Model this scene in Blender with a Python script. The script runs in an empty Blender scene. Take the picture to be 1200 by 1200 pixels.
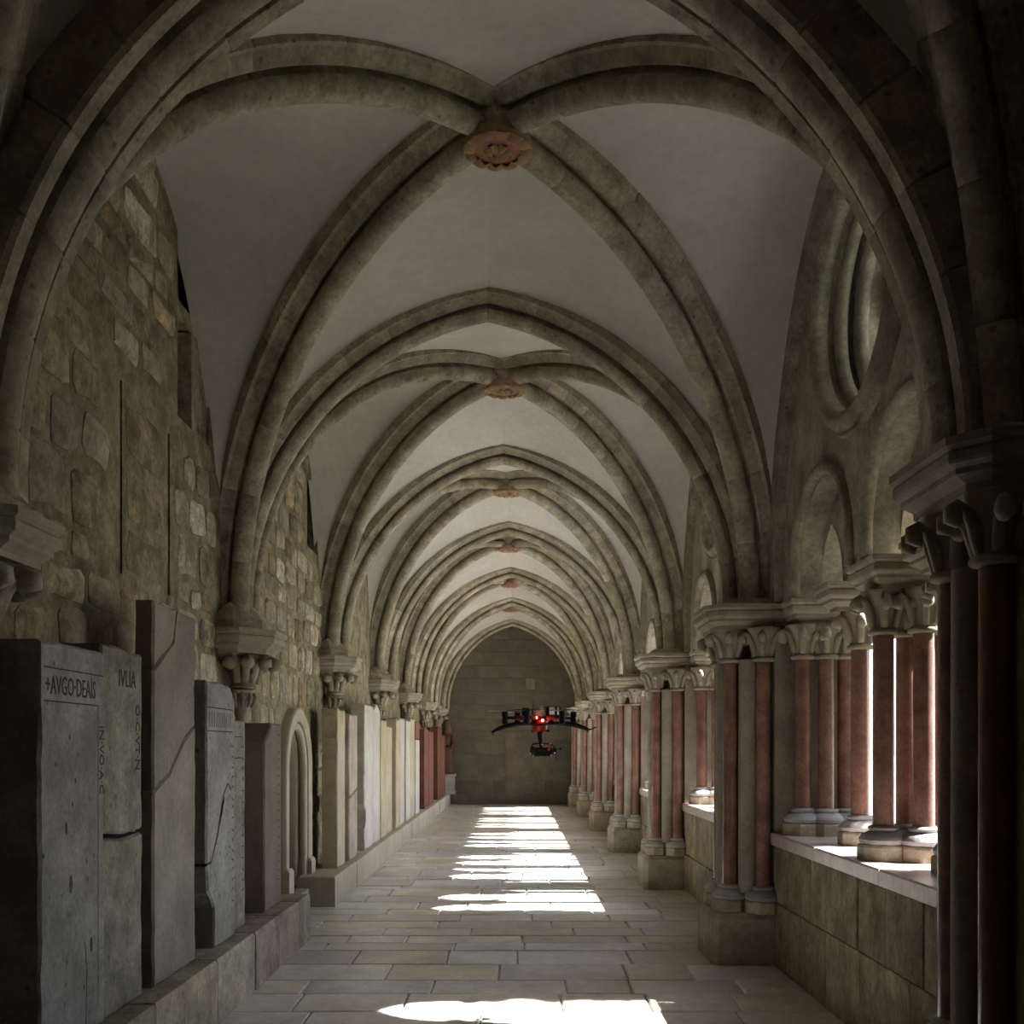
import bpy, bmesh, math, random
from mathutils import Vector, Matrix, noise

R = random.Random(7)
SC = bpy.context.scene
COL = SC.collection
PI = math.pi

# ------------------------------------------------------------------ camera
# level camera with a rising-front (shifted) lens; principal point at (603, 875) of 1200
cam_d = bpy.data.cameras.new('camera')
cam_d.sensor_width = 36.0
cam_d.lens = 36.0
cam_d.shift_x = -3.0 / 1200.0
cam_d.shift_y = 275.0 / 1200.0
cam_d.clip_start = 0.05
cam_d.clip_end = 1000
cam = bpy.data.objects.new('camera', cam_d)
COL.objects.link(cam)
cam.location = (0, 0, 1.70)
cam.rotation_euler = (PI / 2, 0, 0)
SC.camera = cam

# ------------------------------------------------------------------ sky, sun, exposure
SUN_TAN = 0.97
w = bpy.data.worlds.new('sky'); SC.world = w
w.use_nodes = True
nt = w.node_tree
bg = nt.nodes['Background']
sky = nt.nodes.new('ShaderNodeTexSky')
sky.sky_type = 'NISHITA'
sky.sun_disc = False
sky.sun_elevation = math.atan(SUN_TAN)
sky.sun_rotation = math.radians(90)
sky.air_density = 0.9
sky.dust_density = 1.5
sky.ozone_density = 1.0
bw = nt.nodes.new('ShaderNodeHueSaturation')
bw.inputs['Saturation'].default_value = 0.8
nt.links.new(sky.outputs[0], bw.inputs['Color'])
nt.links.new(bw.outputs[0], bg.inputs[0])
bg.inputs[1].default_value = 1.0
sun_d = bpy.data.lights.new('sun', 'SUN')
sun_d.energy = 36.0
sun_d.color = (1.0, 0.975, 0.94)
sun_d.angle = math.radians(0.6)
sun = bpy.data.objects.new('sun', sun_d)
COL.objects.link(sun)
sun.location = (30, 10, 30)
sun.rotation_euler = Vector((-1, 0, -SUN_TAN)).to_track_quat('-Z', 'Y').to_euler()
vs = SC.view_settings
vs.view_transform = 'Standard'; vs.look = 'None'; vs.gamma = 1.0
vs.exposure = -0.1
vs.use_curve_mapping = False
SC.cycles.max_bounces = 10
SC.cycles.diffuse_bounces = 7
SC.cycles.caustics_reflective = False
SC.cycles.caustics_refractive = False

# ------------------------------------------------------------------ layout numbers (metres)
BAY = 4.2
def YK(k): return 4.1 + BAY * k          # transverse arch / pier / corbel k
NB = 6                                   # windows 0..5, piers 0..6
XL = -2.32                               # left wall face
XP = 2.02                                # parapet face
XR = 2.08                                # right lunette face
XC = -0.12                               # vault axis
XCT = [-.165, -.22, -.14, -.09, -.07, -.06, -.06]   # apex of each transverse arch
def xct(k): return XCT[max(0, min(6, k))]
def half(k): return 1.86 if k <= 0 else 1.93 - .022 * k
def yarch(k): return YK(k) + (.05 if k == 0 else 0)
def zapex(k): return 5.10 if k == 0 else ZA
Y_END = 30.4
Z0 = 2.82                                # springing
ZA = 5.15                                # transverse arch soffit at the apex
ZB = 5.34                                # diagonal rib soffit at the boss
HALF = 1.90
ORD = ['nearest', 'second', 'third', 'fourth', 'fifth', 'sixth', 'seventh', 'eighth']

# ------------------------------------------------------------------ materials
MATS = {}
def mat_base(name):
    m = bpy.data.materials.new(name); m.use_nodes = True
    n = m.node_tree
    return m, n, n.nodes['Principled BSDF']

def stone(name, pal, scale=2.5, mottle=0.35, rnd=0.12, bump=0.25, rough=0.88, fine=30.0, spec=0.25,
          pits=0.0, stretch=(1, 1, 1), stain=None):
    """procedural stone: palette picked per object, world-space mottling, fine grain, bump"""
    m, n, b = mat_base(name)
    N, L = n.nodes, n.links
    geo = N.new('ShaderNodeNewGeometry')
    info = N.new('ShaderNodeObjectInfo')
    mp = N.new('ShaderNodeVectorMath'); mp.operation = 'MULTIPLY'
    mp.inputs[1].default_value = stretch
    L.new(geo.outputs['Position'], mp.inputs[0])
    off = N.new('ShaderNodeVectorMath'); off.operation = 'ADD'
    L.new(mp.outputs[0], off.inputs[0])
    sc2 = N.new('ShaderNodeMath'); sc2.operation = 'MULTIPLY'; sc2.inputs[1].default_value = 9.0
    L.new(info.outputs['Random'], sc2.inputs[0])
    L.new(sc2.outputs[0], off.inputs[1])
    rp = N.new('ShaderNodeValToRGB')
    cr = rp.color_ramp
    while len(cr.elements) < len(pal): cr.elements.new(0.5)
    for i, c in enumerate(pal):
        cr.elements[i].position = i / max(1, len(pal) - 1)
        cr.elements[i].color = (*c, 1)
    n1 = N.new('ShaderNodeTexNoise'); n1.inputs['Scale'].default_value = scale
    n1.inputs['Detail'].default_value = 8; n1.inputs['Roughness'].default_value = 0.62
    L.new(off.outputs[0], n1.inputs['Vector'])
    # palette coordinate: object random blended with a little low noise
    mx = N.new('ShaderNodeMath'); mx.operation = 'MULTIPLY_ADD'
    mx.inputs[1].default_value = 0.5
    L.new(n1.outputs['Fac'], mx.inputs[0])
    r2 = N.new('ShaderNodeMath'); r2.operation = 'MULTIPLY_ADD'
    r2.inputs[1].default_value = 1.3; r2.inputs[2].default_value = -0.40
    L.new(info.outputs['Random'], r2.inputs[0])
    L.new(r2.outputs[0], mx.inputs[2])
    L.new(mx.outputs[0], rp.inputs[0])
    n2 = N.new('ShaderNodeTexNoise'); n2.inputs['Scale'].default_value = fine
    n2.inputs['Detail'].default_value = 5; n2.inputs['Roughness'].default_value = 0.7
    L.new(off.outputs[0], n2.inputs['Vector'])
    # value multiplier from mottling + grain + object random
    a1 = N.new('ShaderNodeMapRange'); a1.inputs['From Min'].default_value = 0.3; a1.inputs['From Max'].default_value = 0.7
    a1.inputs['To Min'].default_value = 1 - mottle; a1.inputs['To Max'].default_value = 1 + mottle * 0.6
    L.new(n1.outputs['Fac'], a1.inputs['Value'])
    a2 = N.new('ShaderNodeMapRange'); a2.inputs['From Min'].default_value = 0.3; a2.inputs['From Max'].default_value = 0.7
    a2.inputs['To Min'].default_value = 1 - mottle * 0.6; a2.inputs['To Max'].default_value = 1 + mottle * 0.5
    L.new(n2.outputs['Fac'], a2.inputs['Value'])
    a3 = N.new('ShaderNodeMapRange'); a3.inputs['To Min'].default_value = 1 - rnd; a3.inputs['To Max'].default_value = 1 + rnd
    fr = N.new('ShaderNodeMath'); fr.operation = 'FRACT'
    k = N.new('ShaderNodeMath'); k.operation = 'MULTIPLY'; k.inputs[1].default_value = 37.7
    L.new(info.outputs['Random'], k.inputs[0]); L.new(k.outputs[0], fr.inputs[0]); L.new(fr.outputs[0], a3.inputs['Value'])
    m1 = N.new('ShaderNodeMath'); m1.operation = 'MULTIPLY'; L.new(a1.outputs[0], m1.inputs[0]); L.new(a2.outputs[0], m1.inputs[1])
    m2 = N.new('ShaderNodeMath'); m2.operation = 'MULTIPLY'; L.new(m1.outputs[0], m2.inputs[0]); L.new(a3.outputs[0], m2.inputs[1])
    last = m2.outputs[0]
    if pits:
        vo = N.new('ShaderNodeTexVoronoi'); vo.inputs['Scale'].default_value = 10.0
        vo.inputs['Randomness'].default_value = 1.0
        L.new(off.outputs[0], vo.inputs['Vector'])
        pr = N.new('ShaderNodeMapRange'); pr.inputs['From Min'].default_value = 0.06; pr.inputs['From Max'].default_value = 0.17
        pr.inputs['To Min'].default_value = 1 - pits; pr.inputs['To Max'].default_value = 1
        L.new(vo.outputs['Distance'], pr.inputs['Value'])
        m3 = N.new('ShaderNodeMath'); m3.operation = 'MULTIPLY'
        L.new(last, m3.inputs[0]); L.new(pr.outputs[0], m3.inputs[1]); last = m3.outputs[0]
    col = N.new('ShaderNodeVectorMath'); col.operation = 'SCALE'
    L.new(rp.outputs[0], col.inputs[0]); L.new(last, col.inputs['Scale'])
    outc = col.outputs[0]
    if stain:
        n3 = N.new('ShaderNodeTexNoise'); n3.inputs['Scale'].default_value = stain[1]; n3.inputs['Detail'].default_value = 4
        L.new(mp.outputs[0], n3.inputs['Vector'])
        sr = N.new('ShaderNodeMapRange'); sr.inputs['From Min'].default_value = 0.5; sr.inputs['From Max'].default_value = 0.72
        sr.inputs['To Max'].default_value = stain[2]
        L.new(n3.outputs['Fac'], sr.inputs['Value'])
        mc = N.new('ShaderNodeMix'); mc.data_type = 'RGBA'
        L.new(sr.outputs[0], mc.inputs['Factor']); L.new(outc, mc.inputs[6]); mc.inputs[7].default_value = (*stain[0], 1)
        outc = mc.outputs[2]
    L.new(outc, b.inputs['Base Color'])
    b.inputs['Roughness'].default_value = rough
    b.inputs['Specular IOR Level'].default_value = spec
    if bump:
        bp = N.new('ShaderNodeBump'); bp.inputs['Strength'].default_value = bump; bp.inputs['Distance'].default_value = 0.02
        ad = N.new('ShaderNodeMath'); ad.operation = 'MULTIPLY_ADD'; ad.inputs[1].default_value = 0.5
        L.new(n2.outputs['Fac'], ad.inputs[0]); L.new(n1.outputs['Fac'], ad.inputs[2])
        L.new(ad.outputs[0], bp.inputs['Height']); L.new(bp.outputs[0], b.inputs['Normal'])
    MATS[name] = m
    return m

def plain(name, c, rough=0.5, metal=0.0, emit=None, spec=0.5, noise_amt=0.12):
    m, n, b = mat_base(name)
    N, L = n.nodes, n.links
    tx = N.new('ShaderNodeTexCoord'); nz = N.new('ShaderNodeTexNoise'); nz.inputs['Scale'].default_value = 25
    L.new(tx.outputs['Object'], nz.inputs['Vector'])
    mr = N.new('ShaderNodeMapRange'); mr.inputs['To Min'].default_value = 1 - noise_amt; mr.inputs['To Max'].default_value = 1 + noise_amt
    L.new(nz.outputs['Fac'], mr.inputs['Value'])
    sc = N.new('ShaderNodeVectorMath'); sc.operation = 'SCALE'; sc.inputs[0].default_value = c
    L.new(mr.outputs[0], sc.inputs['Scale']); L.new(sc.outputs[0], b.inputs['Base Color'])
    b.inputs['Roughness'].default_value = rough; b.inputs['Metallic'].default_value = metal
    b.inputs['Specular IOR Level'].default_value = spec
    if emit:
        b.inputs['Emission Color'].default_value = (*emit[0], 1); b.inputs['Emission Strength'].default_value = emit[1]
    MATS[name] = m
    return m

stone('plaster', [(.56, .545, .49), (.62, .605, .55)], scale=.9, mottle=.14, rnd=.03, bump=.05, fine=14, rough=.95)
stone('rib_stone', [(.37, .335, .245), (.46, .415, .31), (.41, .375, .295)], scale=6, mottle=.50, rnd=.12, bump=.45, fine=34, pits=.5,
      stain=((.27, .24, .165), 1.3, .5))
stone('lunette_stone', [(.33, .305, .235), (.39, .36, .28)], scale=3.5, mottle=.55, rnd=.06, bump=.2, fine=30,
      stain=((.25, .21, .15), 1.1, .4))
stone('mortar', [(.27, .24, .152), (.33, .295, .195)], scale=5.5, mottle=.6, rnd=.02, bump=.6, fine=28)
stone('rubble', [(.36, .315, .205), (.43, .385, .26), (.34, .30, .21), (.56, .51, .385), (.42, .385, .29), (.38, .30, .185)], scale=7, mottle=.6, rnd=.34, bump=.9, fine=26, pits=.3)
stone('paving', [(.66, .675, .68), (.67, .65, .595), (.64, .66, .675), (.72, .70, .635), (.57, .575, .57), (.63, .585, .49)], scale=3.2, mottle=.30, rnd=.18, bump=.25,
      fine=22, rough=.30, spec=.75)
stone('paving_joint', [(.42, .415, .40), (.52, .51, .49)], scale=6, mottle=.25, rnd=0, bump=.3)
stone('slab_grey', [(.27, .27, .265), (.31, .305, .295)], scale=3.5, mottle=.42, rnd=.06, bump=.6, fine=34, pits=.5, stain=((.17, .16, .135), 2.2, .6))
stone('slab_moss', [(.25, .24, .20), (.29, .275, .225)], scale=4.5, mottle=.5, rnd=.06, bump=.7, fine=34, pits=.4)
stone('slab_tan', [(.25, .235, .205), (.29, .265, .225)], scale=1.8, mottle=.34, rnd=.04, bump=.35, fine=30, pits=.2, stain=((.24, .20, .155), 1.5, .6))
stone('slab_brown', [(.23, .195, .16), (.26, .22, .18)], scale=3, mottle=.25, rnd=.05, bump=.3, fine=35, pits=.2)
stone('slab_cream', [(.46, .405, .29), (.50, .45, .34)], scale=2.4, mottle=.2, rnd=.06, bump=.2, fine=30, stain=((.36, .27, .15), 2.6, .5))
stone('slab_white', [(.50, .48, .44), (.55, .53, .50)], scale=2.6, mottle=.2, rnd=.08, bump=.25, fine=30, stain=((.38, .35, .29), 1.8, .5))
stone('slab_pink', [(.44, .375, .31), (.48, .42, .36)], scale=3, mottle=.3, rnd=.06, bump=.25, fine=30)
stone('slab_red', [(.17, .072, .05), (.21, .095, .066)], scale=3.5, mottle=.3, rnd=.1, bump=.2, fine=30)
stone('ledge', [(.36, .325, .25), (.40, .37, .30), (.34, .27, .21), (.38, .375, .35)], scale=3, mottle=.5, rnd=.14, bump=.5, fine=28, pits=.4)
stone('ledge_pale', [(.43, .395, .31), (.48, .44, .36)], scale=2, mottle=.18, rnd=.06, bump=.15, fine=28)
stone('parapet', [(.26, .215, .14), (.32, .265, .175), (.28, .225, .165)], scale=5.0, mottle=.6, rnd=.16, bump=.8, fine=22, stretch=(1, 1, .8), pits=.5, stain=((.17, .135, .085), 3.0, .55))
stone('sill', [(.44, .36, .33), (.50, .42, .39)], scale=5, mottle=.3, rnd=.06, bump=.06, fine=30, rough=.28, spec=.7)
stone('red_marble', [(.20, .098, .070), (.255, .135, .102), (.30, .17, .132)], scale=6, mottle=.38, rnd=.10, bump=.03, fine=55, rough=.24, spec=.6)
stone('grey_shaft', [(.32, .29, .235), (.35, .32, .26)], scale=4, mottle=.3, rnd=.06, bump=.3, fine=50, pits=.3)
stone('capital_stone', [(.35, .315, .245), (.40, .365, .29)], scale=7, mottle=.25, rnd=.08, bump=.25, fine=50)
stone('base_grey', [(.37, .37, .365), (.42, .42, .41)], scale=5, mottle=.2, rnd=.06, bump=.2, fine=40, rough=.6)
stone('base_plinth', [(.40, .35, .265), (.45, .40, .31), (.38, .32, .24)], scale=6, mottle=.35, rnd=.1, bump=.4, fine=35)
stone('pier_stone', [(.32, .275, .21), (.36, .315, .24)], scale=3, mottle=.3, rnd=.08, bump=.35, fine=35, pits=.2)
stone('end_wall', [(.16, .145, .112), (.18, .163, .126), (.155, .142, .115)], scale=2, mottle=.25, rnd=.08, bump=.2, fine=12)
stone('door_frame', [(.44, .40, .32), (.48, .44, .36)], scale=4, mottle=.15, rnd=.05, bump=.1, fine=35)
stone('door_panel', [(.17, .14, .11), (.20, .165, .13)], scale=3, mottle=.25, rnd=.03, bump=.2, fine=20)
stone('gravel', [(.55, .53, .48), (.60, .58, .53)], scale=4, mottle=.15, rnd=0, bump=.2, fine=30)
stone('boss_red', [(.34, .135, .09), (.38, .16, .11)], scale=9, mottle=.3, rnd=.05, bump=.2, fine=60)
stone('boss_pink', [(.40, .22, .15), (.42, .25, .18)], scale=9, mottle=.3, rnd=.05, bump=.2, fine=60)
stone('boss_gold', [(.36, .25, .115), (.40, .27, .14), (.36, .20, .12)], scale=9, mottle=.3, rnd=.12, bump=.2, fine=60)
stone('boss_tan', [(.38, .25, .14), (.40, .29, .18)], scale=9, mottle=.3, rnd=.08, bump=.2, fine=60)
stone('engraving', [(.055, .05, .043), (.07, .065, .055)], scale=20, mottle=.3, rnd=.02, bump=0)
stone('statue_stone', [(.15, .085, .06), (.18, .10, .075)], scale=5, mottle=.3, rnd=.02, bump=.2)
stone('plaque', [(.09, .09, .085), (.11, .11, .10)], scale=4, mottle=.3, rnd=.02, bump=.1)
stone('bark', [(.10, .07, .045), (.14, .10, .07)], scale=8, mottle=.3, rnd=.02, bump=.5)
stone('foliage', [(.04, .09, .02), (.07, .13, .035)], scale=3, mottle=.3, rnd=.1, bump=0)
stone('added_lawn', [(.06, .06, .034), (.078, .078, .045)], scale=3, mottle=.3, rnd=.0, bump=.4, fine=60)
stone('infill', [(.24, .20, .13), (.30, .25, .165)], scale=5, mottle=.65, rnd=.1, bump=.8, fine=24, pits=.5, stain=((.12, .08, .045), 4.0, .7))
stone('slit_dark', [(.012, .011, .009), (.02, .017, .014)], scale=6, mottle=.3, rnd=.02, bump=.1)  # near-black colour stands in for the unlit depth of the slit window
plain('black_plastic', (.010, .010, .011), .6, spec=.2)
plain('carbon', (.014, .014, .015), .5, spec=.3)
plain('red_plastic', (.34, .010, .007), .4)
plain('dome_grey', (.50, .44, .36), .45)
plain('white_plastic', (.92, .93, .93), .4)
plain('silver', (.6, .6, .6), .25, metal=1)
plain('red_led', (.8, .05, .03), .3, emit=((1.0, .09, .05), 40.0))

gm, gn, gb = mat_base('glass')
tb = gn.nodes.new('ShaderNodeBsdfTranslucent'); tb.inputs[0].default_value = (.86, .88, .86, 1)
gl = gn.nodes.new('ShaderNodeBsdfGlossy'); gl.inputs['Roughness'].default_value = .2
fz = gn.nodes.new('ShaderNodeFresnel'); mxs = gn.nodes.new('ShaderNodeMixShader')
nzg = gn.nodes.new('ShaderNodeTexNoise'); nzg.inputs['Scale'].default_value = 18
bpg = gn.nodes.new('ShaderNodeBump'); bpg.inputs['Strength'].default_value = .3
gn.links.new(nzg.outputs['Fac'], bpg.inputs['Height']); gn.links.new(bpg.outputs[0], gl.inputs['Normal'])
gn.links.new(fz.outputs[0], mxs.inputs[0]); gn.links.new(tb.outputs[0], mxs.inputs[1]); gn.links.new(gl.outputs[0], mxs.inputs[2])
gn.links.new(mxs.outputs[0], gn.nodes['Material Output'].inputs['Surface'])
MATS['glass'] = gm

# ------------------------------------------------------------------ mesh helpers
def mesh(name, V, F, mat=None, smooth=False):
    me = bpy.data.meshes.new(name)
    me.from_pydata([tuple(v) for v in V], [], F)
    if mat: me.materials.append(MATS[mat] if isinstance(mat, str) else mat)
    if smooth is True:
        for p in me.polygons: p.use_smooth = True
    elif smooth:
        for p in me.polygons: p.use_smooth = True
        try: me.set_sharp_from_angle(angle=math.radians(smooth))
        except Exception: pass
    me.update()
    return me

def add(name, me, parent=None, loc=(0, 0, 0), rz=0.0, scale=None, rot=None):
    o = bpy.data.objects.new(name, me)
    COL.objects.link(o)
    o.location = loc
    o.rotation_euler = rot if rot else (0, 0, rz)
    if scale is not None: o.scale = (scale,) * 3 if not isinstance(scale, (tuple, list)) else scale
    if parent is not None: o.parent = parent
    return o

def thing(name, label, cat, loc=(0, 0, 0), group=None, rz=0.0):
    o = bpy.data.objects.new(name, None); COL.objects.link(o)
    o.empty_display_size = .1
    o.location = loc; o.rotation_euler = (0, 0, rz)
    o['label'] = label; o['category'] = cat; o['kind'] = 'thing'
    if group: o['group'] = group
    return o

def tag(o, label, cat, group=None):
    o['label'] = label; o['category'] = cat
    if group: o['group'] = group
    return o

def struct(o, label=None):
    o['kind'] = 'structure'
    if label: o['label'] = label
    return o

class B:
    """collects verts and faces"""
    def __init__(s): s.V = []; s.F = []
    def add(s, V, F, M=None):
        o = len(s.V)
        s.V += [(M @ Vector(v)) if M else Vector(v) for v in V]
        s.F += [tuple(i + o for i in f) for f in F]
        return s
    def box(s, x0, x1, y0, y1, z0, z1, M=None):
        V = [(x, y, z) for z in (z0, z1) for y in (y0, y1) for x in (x0, x1)]
        return s.add(V, [(0, 2, 3, 1), (4, 5, 7, 6), (0, 1, 5, 4), (2, 6, 7, 3), (0, 4, 6, 2), (1, 3, 7, 5)], M)
    def lathe(s, prof, n=16, M=None, a0=0.0, cap=True, sy=1.0):
        V = []; F = []
        for r, z in prof:
            for i in range(n):
                a = a0 + 2 * PI * i / n
                V.append((r * math.cos(a), r * math.sin(a) * sy, z))
        for j in range(len(prof) - 1):
            for i in range(n):
                i2 = (i + 1) % n
                F.append((j * n + i, j * n + i2, (j + 1) * n + i2, (j + 1) * n + i))
        if cap:
            F.append(tuple(range(n - 1, -1, -1)))
            F.append(tuple((len(prof) - 1) * n + i for i in range(n)))
        return s.add(V, F, M)
    def tube(s, pts, rad, n=6, M=None):
        pts = [Vector(p) for p in pts]
        if not isinstance(rad, (list, tuple)): rad = [rad] * len(pts)
        V = []; F = []
        up = Vector((0, 0, 1))
        prev = None
        for i, p in enumerate(pts):
            t = (pts[min(i + 1, len(pts) - 1)] - pts[max(i - 1, 0)])
            if t.length < 1e-9: t = Vector((0, 0, 1))
            t.normalize()
            if prev is None:
                u = t.cross(up)
                if u.length < 1e-3: u = t.cross(Vector((1, 0, 0)))
            else:
                u = prev - t * prev.dot(t)
            u.normalize(); prev = u
            v = t.cross(u)
            for k in range(n):
                a = 2 * PI * k / n
                V.append(p + (u * math.cos(a) + v * math.sin(a)) * rad[i])
        for j in range(len(pts) - 1):
            for k in range(n):
                k2 = (k + 1) % n
                F.append((j * n + k, j * n + k2, (j + 1) * n + k2, (j + 1) * n + k))
        F.append(tuple(range(n - 1, -1, -1))); F.append(tuple((len(pts) - 1) * n + k for k in range(n)))
        return s.add(V, F, M)
    def ball(s, c, r, n=10, m=6, M=None, sz=1.0):
        prof = []
        for j in range(m + 1):
            a = -PI / 2 + PI * j / m
            prof.append((max(1e-4, r * math.cos(a)), r * sz * math.sin(a)))
        return s.lathe(prof, n, (M or Matrix()) @ Matrix.Translation(c))
    def stack(s, poly, levels, M=None):
        """convex polygon (ccw) offset by d at each z level"""
        n = len(poly); V = []; F = []
        for d, z in levels:
            for p in offset_poly(poly, d): V.append((p[0], p[1], z))
        for j in range(len(levels) - 1):
            for i in range(n):
                i2 = (i + 1) % n
                F.append((j * n + i, j * n + i2, (j + 1) * n + i2, (j + 1) * n + i))
        F.append(tuple(range(n - 1, -1, -1))); F.append(tuple((len(levels) - 1) * n + i for i in range(n)))
        return s.add(V, F, M)
    def mesh(s, name, mat, smooth=False): return mesh(name, s.V, s.F, mat, smooth)

def offset_poly(poly, d):
    if abs(d) < 1e-9: return poly
    n = len(poly); out = []
    for i in range(n):
        p0, p1, p2 = Vector(poly[i - 1]), Vector(poly[i]), Vector(poly[(i + 1) % n])
        e1 = (p1 - p0).normalized(); e2 = (p2 - p1).normalized()
        n1 = Vector((e1.y, -e1.x)); n2 = Vector((e2.y, -e2.x))
        bis = n1 + n2
        k = d / max(.3, (1 + n1.dot(n2)))
        out.append(tuple(p1 + bis * k))
    return out

def plate(outline, holes, thick):
    """flat plate with holes in (a,b); returned as mesh verts/faces with depth along +c (0..thick)"""
    cu = bpy.data.curves.new('tmp', 'CURVE'); cu.dimensions = '2D'; cu.fill_mode = 'BOTH'; cu.extrude = thick / 2
    for loop in [outline] + holes:
        sp = cu.splines.new('POLY'); sp.points.add(len(loop) - 1); sp.use_cyclic_u = True
        for i, (a, b) in enumerate(loop): sp.points[i].co = (a, b, 0, 1)
    o = bpy.data.objects.new('tmp', cu); COL.objects.link(o)
    dg = bpy.context.evaluated_depsgraph_get(); dg.update()
    me = bpy.data.meshes.new_from_object(o.evaluated_get(dg))
    V = [(v.co.x, v.co.y, v.co.z + thick / 2) for v in me.vertices]
    F = [tuple(p.vertices) for p in me.polygons]
    bpy.data.objects.remove(o); bpy.data.curves.remove(cu); bpy.data.meshes.remove(me)
    return V, F

def plate_yz(outline, holes, thick, x0):
    V, F = plate(outline, holes, thick)
    return [(x0 + c, a, b) for a, b, c in V], F

def circ(cy, cz, r, n=40, a0=0.0):
    return [(cy + r * math.cos(a0 + 2 * PI * i / n), cz + r * math.sin(a0 + 2 * PI * i / n)) for i in range(n)]

def arch_pts(cy, hw, zs, zt, n=10):
    """pointed-arch outline from left spring to right spring (left = cy-hw)"""
    rise = zt - zs
    Rr = (hw * hw + rise * rise) / (2 * hw) if rise > hw else None
    out = []
    if Rr is None:
        for i in range(2 * n + 1):
            a = PI - PI * i / (2 * n)
            out.append((cy + hw * math.cos(a), zs + rise * math.sin(a)))
        return out
    th = math.atan2(rise, Rr - hw) if Rr > hw else PI / 2
    c = Rr - hw
    tm = math.acos(min(1, c / Rr))
    for i in range(n + 1):
        t = tm * i / n
        out.append((cy - hw + Rr - Rr * math.cos(t), zs + Rr * math.sin(t)))
    return out + [(2 * cy - a, b) for a, b in reversed(out[:-1])]

def sweep_ring(pts, normals, lat, prof, closed_path=False):
    """profile (u,v) polygon swept: p + lat*u + n*v"""
    V = []; F = []; n = len(prof)
    for p, nn in zip(pts, normals):
        for u, v in prof: V.append(Vector(p) + Vector(lat) * u + Vector(nn) * v)
    m = len(pts)
    for j in range(m - (0 if closed_path else 1)):
        j2 = (j + 1) % m
        for k in range(n):
            k2 = (k + 1) % n
            F.append((j * n + k, j * n + k2, j2 * n + k2, j2 * n + k))
    if not closed_path:
        F.append(tuple(range(n - 1, -1, -1))); F.append(tuple((m - 1) * n + k for k in range(n)))
    return V, F

def smoothstep(t): return t * t * (3 - 2 * t)

# ------------------------------------------------------------------ ribs: curves
class TransHalf:
    """half of the pointed transverse arch at y; side -1 left, +1 right; soffit offset d"""
    def __init__(s, k, side, zs, d=0.0):
        rise = zapex(k) - Z0
        y = yarch(k); HALF = half(k); s.xc = xct(k)
        sp = rise * rise / HALF
        s.R0 = (HALF + sp) / 2; s.c = s.R0 - HALF
        s.R = s.R0 + d
        s.tm = math.acos(s.c / s.R)
        s.y = y; s.side = side; s.zs = zs
        s.L1 = max(0.0, Z0 - zs); s.La = s.R * s.tm
    def __call__(s, t):
        l = t * (s.L1 + s.La)
        if l < s.L1:
            a = 0; z = s.zs + l
            P = Vector((s.xc + s.side * (s.R - s.c), s.y, z)); Nn = Vector((s.side, 0, 0)); T = Vector((0, 0, 1))
        else:
            a = (l - s.L1) / s.R
            P = Vector((s.xc + s.side * (s.R * math.cos(a) - s.c), s.y, Z0 + s.R * math.sin(a)))
            Nn = Vector((s.side * math.cos(a), 0, math.sin(a))); T = Vector((-s.side * math.sin(a), 0, math.cos(a)))
        return P, Nn, T

class DiagHalf:
    def __init__(s, start, boss, zs, d=0.0):
        s.s = Vector((start[0], start[1], 0)); s.b = Vector((boss[0], boss[1], 0))
        s.L = (s.b - s.s).length; s.h = (s.b - s.s).normalized(); s.H = ZB - Z0; s.zs = zs; s.d = d
        s.L1 = max(0.0, Z0 - zs); s.La = PI / 2 * (s.L + s.H) / 2
    def __call__(s, t):
        l = t * (s.L1 + s.La)
        if l < s.L1:
            P = s.s + Vector((0, 0, s.zs + l)); Nn = -s.h; T = Vector((0, 0, 1))
        else:
            a = (l - s.L1) / s.La * PI / 2
            sx = s.L * (1 - math.cos(a)); z = Z0 + s.H * math.sin(a)
            P = s.s + s.h * sx + Vector((0, 0, z))
            nn = Vector(((sx - s.L) / s.L ** 2, (z - Z0) / s.H ** 2)); nn.normalize()
            Nn = s.h * nn[0] + Vector((0, 0, nn[1]))
            T = (s.h * (s.L * math.sin(a)) + Vector((0, 0, s.H * math.cos(a)))).normalized()
        return P + Nn * s.d, Nn, T

HP = [(0, 0), (.03, .002), (.062, .020), (.082, .052), (.084, .084), (.070, .108), (.042, .120), (.040, .160), (.072, .160), (.088, .138), (.112, .138), (.120, .150), (.165, .198), (.195, .205), (.20, .30)]
HP0 = [(0, 0), (.05, .008), (.085, .035), (.098, .075), (.094, .115), (.108, .120), (.118, .06), (.128, .045), (.205, .045), (.225, .065), (.235, .12), (.245, .30)]
PROFILET = [(-u, v * .76) for u, v in reversed(HP)] + [(u, v * .76) for u, v in HP[1:]]
PROFILE0 = [(-u, v) for u, v in reversed(HP0)] + HP0[1:]
PROFILE = [(-u, v) for u, v in reversed(HP)] + HP[1:]

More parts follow.
